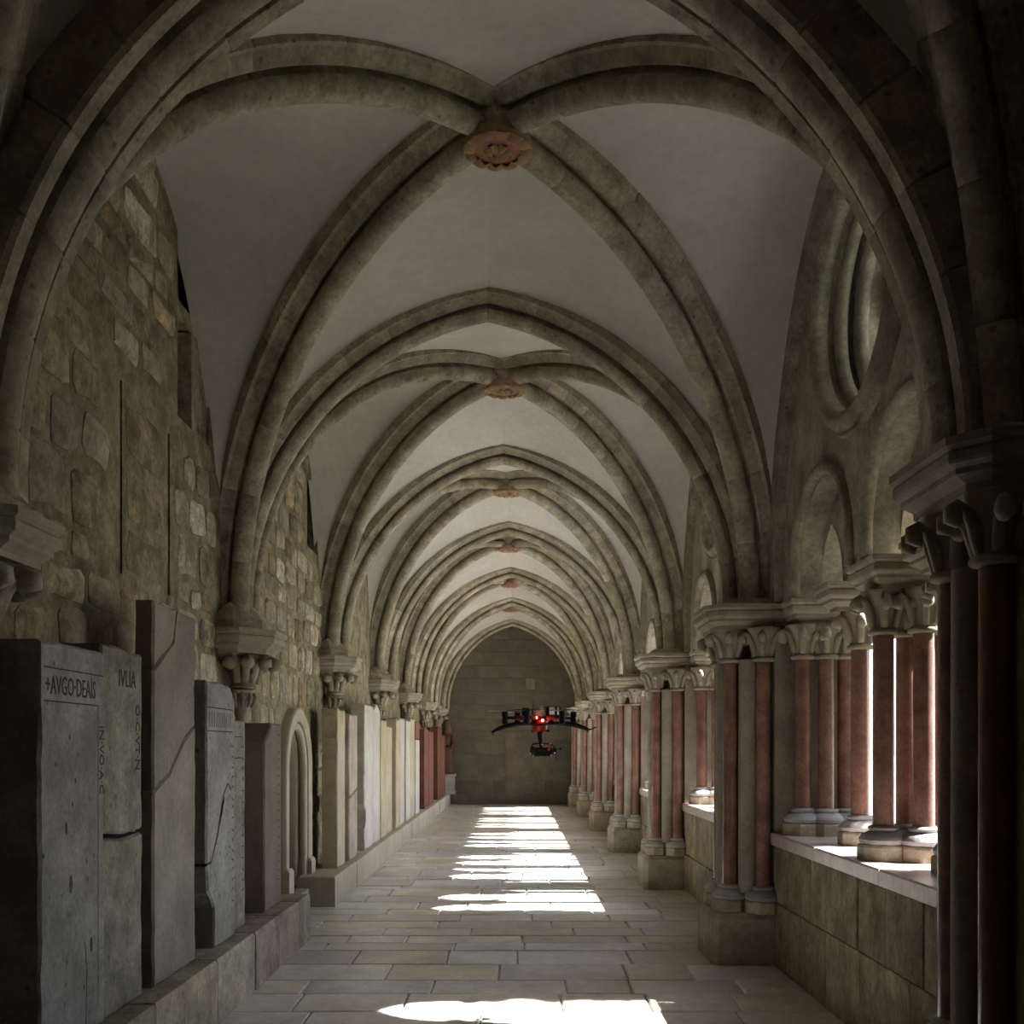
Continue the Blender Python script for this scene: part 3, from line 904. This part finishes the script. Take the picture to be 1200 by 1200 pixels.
# ---- clustered piers
PB = base_mesh(.062); PP = plinth_mesh(.062)
PS = shaft_mesh(.060, 2.36 - .62, 'red_marble')
PG = shaft_mesh(.072, 2.40 - .58, 'grey_shaft')
plinth_poly = [(1.54, -.30), (1.59, -.35), (2.04, -.35), (2.04, .35), (1.59, .35), (1.54, .30)]
ab_poly = [(1.50, -.27), (1.60, -.39), (2.36, -.39), (2.36, .39), (1.60, .39), (1.50, .27)]
for k in range(NB + 1):
    t = thing('clustered_pier', 'clustered stone pier with red marble shafts, %s from the camera' % ORD[k], 'pier', (.05 if k == 0 else 0, YK(k) - (.17 if k == 0 else 0), 0), 'piers between the windows')
    core = B().box(1.86, 2.62, -.26, .26, 0, 2.66).box(1.74, 1.9, -.15, .15, 0, 2.66)
    jamb = B().box(2.02, 2.62, -.36, .36, 0, 2.66)
    add('core', core.mesh('core', 'pier_stone'), t)
    add('jamb', jamb.mesh('jamb', 'pier_stone'), t)
    add('pier_plinth', B().stack(plinth_poly, [(0, 0), (0, .36), (-.03, .40), (-.05, .41)]).mesh('pier_plinth', 'base_plinth'), t)
    det = k < 3
    for (dx, dy, me, z0) in ((1.71, -.18, PS, .62), (1.94, -.30, PS, .62), (1.71, .18, PS, .62), (1.94, .30, PS, .62)):
        add('base_block', PP, t, (dx, dy, .41), 0, 1.0)
        add('base', PB, t, (dx, dy, .41))
        add('shaft', me, t, (dx, dy, z0 - .01))
        put_capital(t, dx, dy, 2.36, det)
    for (dx, dy) in ((1.83, -.25), (1.83, .25), (1.70, 0)):
        add('shaft', PG, t, (dx, dy, .56)).__setitem__('label', 'pale grey stone shaft')
    add('abacus', B().stack(ab_poly, [(d, 2.62 + z) for d, z in ABACUS_LV]).mesh('abacus', 'capital_stone'), t)
    add('springer', B().stack([(1.62, -.30), (2.2, -.30), (2.2, .30), (1.62, .30)], [(0, 2.80), (0, 2.825), (-.06, 2.87)]).mesh('springer', 'rib_stone'), t)

# ---- wall corbels on the left
cor_poly = [(-.06, -.42), (.20, -.42), (.42, -.20), (.42, .20), (.20, .42), (-.06, .42)]
CR2 = B().tube([(p[0] * 1.0, p[1], p[2]) for p in CROCK_P], CROCK_R, 8).mesh('crocket', 'capital_stone', True)
CCAP = B().lathe([(.075, 0), (.09, .005), (.095, .02), (.085, .035), (.08, .06), (.092, .12), (.13, .19), (.175, .235), (.19, .26)], 18).mesh('capital', 'capital_stone', 50)
CTAIL = B().lathe([(.012, -.30), (.035, -.285), (.042, -.26), (.035, -.235), (.045, -.20), (.07, -.10), (.085, -.05), (.10, -.035), (.10, -.01), (.08, 0)], 16).mesh('tail', 'capital_stone', 40)
leaf = B().tube([(.10, 0, -.03), (.105, 0, -.07), (.095, 0, -.11), (.075, 0, -.15)], [.010, .020, .017, .006], 6).mesh('leaf', 'capital_stone', True)
for k in range(NB + 1):
    zt = zs_left(k)
    t = thing('wall_corbel', 'leaf-carved stone corbel carrying ribs on the left wall, %s from the camera' % ORD[k], 'corbel', (XL, YK(k), zt - .185), 'corbels on the left wall')
    add('abacus', B().stack(cor_poly, ABACUS_LV).mesh('abacus', 'capital_stone'), t)
    add('springer', B().stack([(-.05, -.36), (.14, -.36), (.31, -.15), (.31, .15), (.14, .36), (-.05, .36)], [(0, .18), (0, .26), (-.05, .32), (-.12, .40)]).mesh('springer', 'rib_stone'), t)
    add('corbel_block', B().stack([(-.05, -.30), (.12, -.30), (.26, -.12), (.26, .12), (.12, .30), (-.05, .30)], [(-.08, -.07), (0, 0), (0, .03)]).mesh('corbel_block', 'capital_stone'), t)
    c = add('capital', CCAP, t, (.12, 0, -.27), 0, (1.15, 1.25, 1.0))
    for i in range(7):
        a = -PI * .55 + PI * 1.1 * i / 6
        add('crocket', CR2, c, (0, 0, 0), a, (1.25, 1.25, 1.1))
    tl = add('tail', CTAIL, t, (.10, 0, -.27), 0, (1.1, 1.2, 1.0 if k else 1.15))
    for i in range(7):
        add('leaf', leaf, tl, (0, 0, 0), -PI * .55 + PI * 1.1 * i / 6)

# ---- stone ledges under the slabs
def ledge(label, xf, y0, y1, ztop, mat, lmin, lmax):
    t = thing('stone_ledge', label, 'ledge', (xf, y0, 0), 'ledges along the left wall')
    yy = y0
    while yy < y1 - .01:
        l = R.uniform(lmin, lmax)
        if yy + l > y1 - .4: l = y1 - yy
        add('block', B().stack([(XL + .01 - xf, yy - y0 + .002), (0 + R.uniform(-.005, .005), yy - y0 + .002), (0 + R.uniform(-.005, .005), yy + l - y0 - .002), (XL + .01 - xf, yy + l - y0 - .002)],
                               [(0, 0), (0, ztop - .02), (-.012, ztop)]).mesh('block', mat), t)
        yy += l
ledge('low mottled stone ledge under the nearest grave slabs', -1.81, 3.2, 9.07, .40, 'ledge', .7, 1.25)
ledge('long pale stone ledge running to the far end wall', -1.90, 10.85, Y_END - .02, .317, 'ledge_pale', 1.2, 2.2)

# ---- grave slabs
def jag(p, q, n, amp):
    p, q = Vector(p), Vector(q); d = (q - p); nn = Vector((-d.y, d.x)).normalized()
    return [tuple(p + d * i / n + (nn * R.uniform(-amp, amp) if i else Vector((0, 0)))) for i in range(n)]

def fragment(poly, thick, amp=.009, step=.08, bev=.014):
    loop = []
    for i in range(len(poly)):
        p, q = poly[i], poly[(i + 1) % len(poly)]
        n = max(1, int((Vector(q) - Vector(p)).length / step))
        loop += jag(p, q, n, amp)
    cy = sum(p[0] for p in loop) / len(loop); cz = sum(p[1] for p in loop) / len(loop)
    n = len(loop)
    def inset(d): return [(a + (cy - a) * d / max(.05, math.hypot(cy - a, cz - b)), b + (cz - b) * d / max(.05, math.hypot(cy - a, cz - b))) for a, b in loop]
    i1 = inset(bev)
    V = [(-thick, a, b) for a, b in loop] + [(-bev, a + R.uniform(-.003, .003), b) for a, b in loop] + [(0, a, b) for a, b in i1]
    F = [tuple(2 * n + i for i in range(n)), tuple(range(n - 1, -1, -1))]
    for o in (0, n):
        for i in range(n):
            F.append((o + i, o + (i + 1) % n, o + n + (i + 1) % n, o + n + i))
    return V, F

def slab(label, x, y0, y1, zb, zt, thick, mat, cracks=None, pieces=None, group='grave slabs along the left wall', lean=.0):
    """front face at x; pieces given as polygons in (dy, z) with dy from y0"""
    t = thing('grave_slab', label, 'grave slab', (x, y0, zb), group)
    w_ = y1 - y0; h = zt - zb
    if pieces is None: pieces = [[(0, 0), (w_, 0), (w_, h), (0, h)]]
    for p in pieces:
        V, F = fragment(p, thick)
        add('fragment', mesh('fragment', V, F, mat), t)
    return t

def text_on(t, body, dy, z, size, rot=0.0, squeeze=1.0, name='inscription'):
    """flat carved lettering on a slab's front face (faces +X); reads along +Y... left to right towards the far end"""
    cu = bpy.data.curves.new('tmp', 'FONT'); cu.body = body; cu.size = size; cu.extrude = .0015
    cu.resolution_u = 2
    o = bpy.data.objects.new('tmp', cu); COL.objects.link(o)
    dg = bpy.context.evaluated_depsgraph_get(); dg.update()
    me = bpy.data.meshes.new_from_object(o.evaluated_get(dg))
    c, s = math.cos(rot), math.sin(rot)
    V = [(v.co.z + .0005, dy + (v.co.x * c - v.co.y * s) * squeeze, z + v.co.x * s + v.co.y * c) for v in me.vertices]
    F = [tuple(p.vertices) for p in me.polygons]
    bpy.data.objects.remove(o); bpy.data.curves.remove(cu); bpy.data.meshes.remove(me)
    ob = add(name, mesh(name, V, F, 'engraving'), t); ob['label'] = 'dark carved lettering'
    return ob
def line_on(t, pts, wd=.006, name='carved_line'):
    b = B()
    for (a, b_), (c, d) in zip(pts[:-1], pts[1:]):
        p, q = Vector((a, b_)), Vector((c, d)); dd = (q - p).normalized(); nn = Vector((-dd.y, dd.x)) * wd / 2
        b.add([(.001, *(p - nn)), (.001, *(q - nn)), (.001, *(q + nn)), (.001, *(p + nn)), (-.004, *(p - nn)), (-.004, *(q - nn)), (-.004, *(q + nn)), (-.004, *(p + nn))],
              [(0, 1, 2, 3), (0, 4, 5, 1), (1, 5, 6, 2), (2, 6, 7, 3), (3, 7, 4, 0)])
    return add(name, b.mesh(name, 'engraving'), t)
def chips_on(t, pts):
    for (a, z_, s) in pts:
        b = B()
        poly = [(s * math.cos(i * PI / 3) * R.uniform(.14, .33), s * math.sin(i * PI / 3) * R.uniform(.48, .78)) for i in range(6)]
        b.add([(.001, p, q) for p, q in poly] + [(-.004, p, q) for p, q in poly], [(0, 1, 2, 3, 4, 5)] + [(i, 6 + i, 6 + (i + 1) % 6, (i + 1) % 6) for i in range(6)])
        add('chip', b.mesh('chip', 'engraving'), t, (0, a, z_))

ZL = .40
# A: inscribed slab nearest the camera
t = slab('broad grey inscribed grave slab, nearest the camera, with a lettered band on top', -1.93, 4.17, 4.82, ZL, 2.14, .19, 'slab_grey')
text_on(t, '+AVGO\u00b7DEAIS', .04, 1.52, .115, squeeze=.70)
line_on(t, [(.03, 1.63), (.63, 1.63)]); line_on(t, [(.03, 1.49), (.57, 1.49)]); line_on(t, [(.575, 1.49), (.575, .1)], .004)
text_on(t, 'IN\u00b7VO\u00b7A\u00b7C', .592, 1.40, .07, rot=-PI / 2)
chips_on(t, [(.27, 1.34, .02), (.33, 1.15, .022), (.30, 1.05, .022), (.24, .95, .05), (.45, .78, .022), (.53, .80, .016), (.28, .70, .07), (.50, .4, .06), (.42, .22, .02), (.03, .85, .02)])
line_on(t, [(.44, .05), (.45, .28), (.43, .42)], .006, 'crack')
# B
t = slab('mossy grey-brown grave slab split by a level crack', -1.95, 4.84, 5.36, ZL, 2.19, .19, 'slab_moss',
         pieces=[[(0, 0), (.52, 0), (.52, .855), (.30, .845), (0, .862)], [(0, .880), (.30, .862), (.52, .872), (.52, 1.78), (0, 1.79)]])
text_on(t, 'IVLIA', .20, 1.60, .12, squeeze=.85)
text_on(t, 'O\u00b7C\u00b7VT\u00b7N', .43, 1.52, .08, rot=-PI / 2)
# C
t = slab('tallest grave slab, plain tan stone with two slanting cracks', -1.94, 5.51, 6.22, ZL, 2.49, .10, 'slab_tan',
         pieces=[[(0, 0), (.71, 0), (.71, 1.42), (.50, 1.33), (.24, 1.14), (0, 1.055)],
                 [(0, 1.063), (.24, 1.148), (.50, 1.338), (.71, 1.428), (.70, 1.47), (.71, 2.08), (.385, 2.09), (.33, 1.90), (0, 1.715)],
                 [(0, 1.725), (.325, 1.905), (.378, 2.09), (0, 2.09)]])
# D
t = slab('pitted blue-grey grave slab with a broken lower corner', -1.93, 6.43, 7.06, ZL, 2.12, .19, 'slab_grey',
         pieces=[[(.16, 0), (.63, 0), (.63, 1.62), (.52, 1.71), (0, 1.72), (0, .565), (.08, .56), (.22, .72), (.34, .95), (.50, 1.02), (.35, .945), (.235, .715), (.09, .55), (.0, .545), (.03, .38), (.16, .26)]])
line_on(t, [(0, .56), (.08, .56), (.22, .73), (.34, .97), (.46, 1.05), (.54, 1.01)], .012, 'crack')
line_on(t, [(.01, 1.55), (.58, 1.55)], .008); line_on(t, [(.01, 1.40), (.58, 1.40)], .008)
for i in range(13):
    a = .04 + i * .04
    line_on(t, [(a, 1.425), (a + R.uniform(-.008, .008), 1.525)], .008, 'carved_stroke')
for i in range(16): line_on(t, [(.56, 1.30 - i * .07), (.60, 1.30 - i * .07 + R.uniform(-.02, .02))], .008, 'carved_stroke')
chips_on(t, [(R.uniform(.03, .55), R.uniform(.3, 1.4), R.uniform(.01, .02)) for i in range(28)])
# E
t = slab('narrow beige grave slab tucked behind the pitted one', -1.965, 7.09, 7.46, ZL, 1.89, .16, 'slab_moss')
for i in range(14): line_on(t, [(.29, 1.30 - i * .08), (.34, 1.30 - i * .08 + R.uniform(-.02, .02))], .009, 'carved_stroke')
line_on(t, [(.04, 1.37), (.30, 1.37)], .008); line_on(t, [(.04, 1.22), (.30, 1.22)], .008)
# F
t = slab('short brown grave slab with a chipped top beside the doorway', -1.95, 8.0, 8.55, ZL, 1.89, .22, 'slab_brown',
         pieces=[[(0, 0), (.55, 0), (.55, 1.49), (.22, 1.49), (.14, 1.42), (0, 1.34)]])
for i in range(18): line_on(t, [(.44, 1.40 - i * .07), (.50, 1.40 - i * .07 + R.uniform(-.02, .02))], .009, 'carved_stroke')
# far row
ZF = .317
FAR = [
    (11.62, 12.12, 2.13, 'slab_cream', 'first cream slab on the long pale ledge, stained brown', None),
    (12.40, 13.02, 2.10, 'slab_pink', 'narrow pinkish-tan slab with a broken notch on the long ledge', 'notch'),
    (13.60, 14.42, 2.27, 'slab_white', 'tall grey-white slab with a chipped edge on the long ledge', 'chip'),
    (14.48, 15.22, 2.32, 'slab_white', 'white slab with a pointed top on the long ledge', 'point'),
    (15.32, 15.98, 2.10, 'slab_cream', 'pale cream slab under the third corbel', None),
    (16.04, 16.80, 2.02, 'slab_cream', 'shorter cream slab just beyond the third corbel', None),
    (17.20, 17.90, 2.16, 'slab_cream', 'yellowish slab standing forward of its neighbours on the long ledge', None),
    (17.96, 18.66, 2.20, 'slab_white', 'bright white slab, sixth from the far end of the pale row', None),
    (18.80, 19.58, 2.18, 'slab_white', 'white slab between two thin gaps before the fourth corbel', None),
    (19.70, 20.50, 2.24, 'slab_cream', 'cream slab below the fourth corbel', None),
    (20.70, 21.50, 2.22, 'slab_white', 'last pale slab before the red ones, its upper part red', 'redtop'),
    (22.70, 23.75, 2.10, 'slab_red', 'first red marble slab, dark on its side', None),
    (23.90, 25.20, 2.06, 'slab_red', 'second red marble slab', None),
    (26.60, 28.10, 2.22, 'slab_red', 'third and tallest red marble slab', None),
    (28.25, 29.35, 2.0, 'slab_red', 'last red marble slab before the statue', None)]
for i, (ya, yb, zt, mt, lb, sp) in enumerate(FAR):
    w_ = yb - ya; h = zt - ZF
    pcs = None
    if sp == 'point': pcs = [[(0, 0), (w_, 0), (w_, h - .08), (w_ * .6, h), (0, h - .10)]]
    if sp == 'notch': pcs = [[(0, 0), (w_, 0), (w_, h * .47), (0, h * .42)], [(0, h * .43), (w_, h * .48), (w_, h), (0, h)]]
    if sp == 'chip': pcs = [[(0, 0), (w_, 0), (w_, h), (0, h), (0, h * .32), (.14, h * .27), (.13, h * .20), (0, h * .15)]]
    if sp == 'redtop': pcs = [[(0, 0), (w_, 0), (w_, h * .80), (0, h * .80)]]
    t = slab(lb, -2.0 + R.uniform(-.012, .012), ya, yb, ZF, zt, .18, mt, pieces=pcs)
    if sp == 'redtop':
        V, F = fragment([(0, h * .81), (w_, h * .81), (w_, h), (0, h)], .18)
        add('fragment', mesh('fragment', V, F, 'slab_red'), t)['label'] = 'red upper piece'

# ---- statue on a pedestal at the far end
ped = B().stack(rect(-.24, .24, -.28, .28), [(.03, 0), (.03, .06), (0, .09), (0, .50), (.03, .53), (.03, .58)])
tag(add('pedestal', ped.mesh('pedestal', 'slab_white'), None, (-2.0, 30.04, .32)), 'pale stone pedestal at the far left end of the walk', 'pedestal')
st = thing('statue', 'dark reddish draped stone figure on the pale pedestal', 'statue', (-2.0, 30.04, .90), None)
robe = B().lathe([(.21, 0), (.215, .05), (.185, .35), (.19, .62), (.165, .80), (.17, .95), (.185, 1.08), (.15, 1.17), (.065, 1.21), (.055, 1.26)], 18, None, 0, True, .75)
for i in range(len(robe.V)):
    v = robe.V[i]; a = math.atan2(v.y, v.x)
    f = 1 + .06 * math.sin(a * 7 + v.z * 3) * max(0, 1 - v.z)
    robe.V[i] = Vector((v.x * f, v.y * f, v.z))
robe.tube([(.16, -.06, 1.08), (.22, -.09, .88), (.14, -.16, .78), (.02, -.20, .82)], [.06, .055, .045, .035], 8)
robe.tube([(-.16, -.06, 1.08), (-.22, -.08, .88), (-.12, -.16, .74), (0, -.20, .78)], [.06, .055, .045, .035], 8)
add('robe', robe.mesh('robe', 'statue_stone', True), st)
hd = B().ball((0, 0, 1.36), .095, 14, 10, None, 1.25).tube([(0, -.085, 1.39), (0, -.115, 1.35), (0, -.09, 1.34)], [.012, .018, .014], 6)
add('head', hd.mesh('head', 'statue_stone', True), st)
add('veil', B().lathe([(.14, 1.10), (.135, 1.3), (.12, 1.44), (.07, 1.51), (.01, 1.53)], 14, Matrix.Translation((0, .03, 0)), 0, True, .8).mesh('veil', 'statue_stone', True), st)

# ---- drone
P = 8.0 / 1200.0
dr = thing('drone', 'black and red multirotor drone with lit red lamps hovering in mid-walk', 'drone', ((633 - 603) * P, 8.0, 1.70 + (875 - 848) * P))
def px(x, y, d=0.0): return Vector(((x - 633) * P, d, (848 - y) * P))
add('hull', B().lathe([(.012, -.075), (.045, -.068), (.060, -.040), (.066, -.005), (.062, .025), (.045, .045), (.02, .05)], 20).mesh('hull', 'red_plastic', True), dr, px(632, 847))
add('dome', B().lathe([(.062, 0), (.060, .03), (.048, .058), (.028, .076), (.002, .082)], 18).mesh('dome', 'dome_grey', True), dr, px(632, 838))
lm = B().ball((0, 0, 0), .0105, 12, 8).mesh('lamp', 'red_led', True)
for q in ((628, 841.5), (635.5, 844.5)): add('lamp', lm, dr, px(*q, -.085))['label'] = 'glowing red lamp'
add('deck', B().lathe([(.09, -.006), (.095, 0), (.09, .006)], 20).mesh('deck', 'carbon'), dr, px(632, 843))
bat = add('battery', B().stack(rect(-.058, .058, -.05, .05), [(-.004, 0), (0, .004), (0, .07), (-.004, .074)]).mesh('battery', 'black_plastic'), dr, px(648, 839, .01))
add('white_label', B().box(-.030, .012, -.053, -.05, .008, .068).mesh('white_label', 'white_plastic'), bat)
add('white_label', B().box(.030, .046, -.053, -.05, .008, .068).mesh('white_label', 'white_plastic'), bat)
add('receiver', B().stack(rect(-.028, .028, -.03, .03), [(-.004, 0), (0, .004), (0, .055), (-.004, .06)]).mesh('receiver', 'black_plastic'), dr, px(616, 838.5, .02))
ant = add('antenna', B().tube([(0, 0, 0), (0, 0, .085)], .003, 6).mesh('antenna', 'black_plastic'), dr, px(624.5, 837, -.03))
add('tip', B().ball((0, 0, .088), .008).mesh('tip', 'silver', True), ant)
AR = .272
arm_m = B().tube([(.05, 0, 0), (.10, 0, 0), (.105, 0, 0), (AR - .02, 0, 0)], [.012, .012, .011, .011], 8).mesh('arm', 'carbon', True)
sleeve = B().tube([(.105, 0, 0), (.205, 0, 0)], .0165, 10).mesh('sleeve', 'red_plastic', True)
motor = B().lathe([(.018, -.05), (.024, -.046), (.024, -.012), (.019, -.008), (.019, .008), (.024, .012), (.024, .046), (.018, .05)], 14).mesh('motor', 'black_plastic', 40)
def blade_mesh():
    V = []; F = []
    for j in range(9):
        s = j / 8; x = .012 + .145 * s
        c = .012 * math.sin(PI * min(1, .25 + s * .75)) + .004
        tw = .30 * (1 - s) + .06
        for (u, h_) in ((-1, 0), (1, 0), (1, .0022), (-1, .0022)):
            V.append((x, u * c, u * c * tw + h_))
    for j in range(8):
        for k in range(4):
            k2 = (k + 1) % 4
            F.append((j * 4 + k, j * 4 + k2, j * 4 + 4 + k2, j * 4 + 4 + k))
    F.append((3, 2, 1, 0)); F.append((32, 33, 34, 35))
    return mesh('blade', V, F, 'carbon')
BL = blade_mesh()
for i in range(6):
    a = math.radians(8 + 60 * i)
    ax, ay = math.cos(a), math.sin(a)
    am = add('arm', arm_m, dr, px(632, 841.5), a)
    add('sleeve', sleeve, am)
    mo = add('motor', motor, dr, px(632, 841.5) + Vector((ax * AR, ay * AR, 0)))
    ba = R.uniform(0, PI)
    if i == 3: ba = PI * .98
    for s in (0, PI): add('blade', BL, mo, (0, 0, .054), ba + s)
# drooping landing skids
for s in (-1, 1):
    if s < 0: pts = [(632, 849), (618, 848.3), (606, 848.6), (594, 851), (584, 854.5), (576, 858.5)]
    else: pts = [(632, 849), (650, 848), (664, 848.5), (676, 850.5), (686, 854), (690, 855.5)]
    b = B()
    b.tube([px(x, y, -.06) for x, y in pts], [.010, .012, .018, .019, .016, .008], 8)
    if s < 0: b.tube([px(578, 857, -.06), px(578.5, 861, -.06)], [.006, .004], 6)
    else:
        b.tube([px(690, 855.5, -.06), px(698, 852, -.06)], [.007, .004], 6); b.tube([px(689, 855, -.06), px(688, 859, -.06)], [.006, .004], 6)
    add('landing_skid', b.mesh('landing_skid', 'black_plastic', True), dr)
# gimbal and camera
g = add('gimbal', B().tube([px(633, 855), px(633, 862), px(634, 872), px(634, 880)], [.030, .024, .014, .016], 10).mesh('gimbal', 'carbon', True), dr)
add('crossbar', B().tube([px(624, 856.5), px(643, 856.5)], .006, 8).ball(px(624.5, 856.5), .011).ball(px(642.5, 856.5), .011).mesh('crossbar', 'black_plastic', True), g)
fr = []
for i in range(13):
    a = PI * i / 12
    fr.append(px(636 + 13 * math.cos(a), 872 - 0 - 1.5 * math.sin(a) * 1.2))
add('frame', B().tube([px(623, 882), px(622.5, 875), px(625, 872), px(634, 871), px(646, 872), px(649, 875), px(649, 882)], .006, 8).mesh('frame', 'carbon', True), g)
cb = add('camera', B().stack(rect(-.085, .075, -.045, .045), [(-.012, -.035), (0, -.022), (0, .022), (-.012, .034)]).lathe([(.03, .045), (.034, .05), (.034, .085), (.026, .09)], 16, Matrix.Rotation(-PI / 2, 4, 'X')).mesh('camera', 'black_plastic', 40), dr, px(636, 881))
add('lens_ring', B().lathe([(.03, -.018), (.036, -.012), (.036, .012), (.03, .018)], 16, Matrix.Rotation(PI / 2, 4, 'Y')).mesh('lens_ring', 'carbon', 40), dr, px(624, 880, -.02))
add('side_motor', B().lathe([(.022, -.014), (.027, -.01), (.027, .01), (.022, .014)], 14, Matrix.Rotation(PI / 2, 4, 'Y')).mesh('side_motor', 'black_plastic', 40), dr, px(650, 880, -.02))
add('tilt_motor', B().ball((0, 0, 0), .013, 12, 8).mesh('tilt_motor', 'red_plastic', True), dr, px(643, 878, -.045))
for q in ((621.5, 883), (649.5, 882), (644, 871.5), (635, 872.5), (625, 885), (645.5, 885)):
    add('knob', B().ball((0, 0, 0), .0085).mesh('knob', 'silver', True), dr, px(*q, -.05))
wd = add('whip', B().tube([px(649, 879), px(657, 877.5)], .0025, 6).ball(px(657, 877.5), .011).mesh('whip', 'black_plastic', True), dr)

# ---- unseen courtyard trees: first inferred from missing sun strips, second added to darken the foreground
def tree(label, TX, TY, TZ, ry, rz_, n):
    tr = thing('courtyard_tree', label, 'tree', (TX, TY, -.24), 'courtyard trees')
    tk = B().tube([(0, 0, 0), (.05, .02, 1.5), (-.04, .03, 3), (.02, 0, TZ - 1), (0, 0, TZ + 1)], [.24, .20, .17, .13, .06], 10)
    for i in range(9):
        a = i * 2.4; z = TZ - 2 + i * .35
        tk.tube([(0, 0, z), (.5 * math.cos(a), .5 * math.sin(a), z + .5), (1.0 * math.cos(a), 1.0 * math.sin(a), z + .8)], [.07, .05, .02], 6)
    add('trunk', tk.mesh('trunk', 'bark', True), tr)
    lv = B()
    for i in range(n):
        while True:
            p = Vector((R.uniform(-1, 1), R.uniform(-1, 1), R.uniform(-1, 1)))
            if p.length < 1: break
        p = Vector((p.x * 1.7, p.y * ry, p.z * rz_))
        sz = R.uniform(.12, .20)
        rot = Matrix.Translation(p + Vector((0, 0, TZ))) @ Matrix.Rotation(R.uniform(0, 6.3), 4, 'Z') @ Matrix.Rotation(R.uniform(-1.2, 1.2), 4, 'X')
        lv.add([(-sz, 0, 0), (0, -sz * .6, .01), (sz, 0, 0), (0, sz * .6, .01)], [(0, 1, 2, 3)], rot)
    o = add('foliage', lv.mesh('foliage', 'foliage'), tr); o['kind'] = 'stuff'
tree('leafy courtyard tree outside, shading the pier between the two nearest windows', 5.6, 8.72, 5.6, 1.86, 4.0, 14000)
tree('unseen leafy tree added outside the first window to darken the foreground', 4.9, 4.55, 5.0, 1.05, 3.9, 9000)
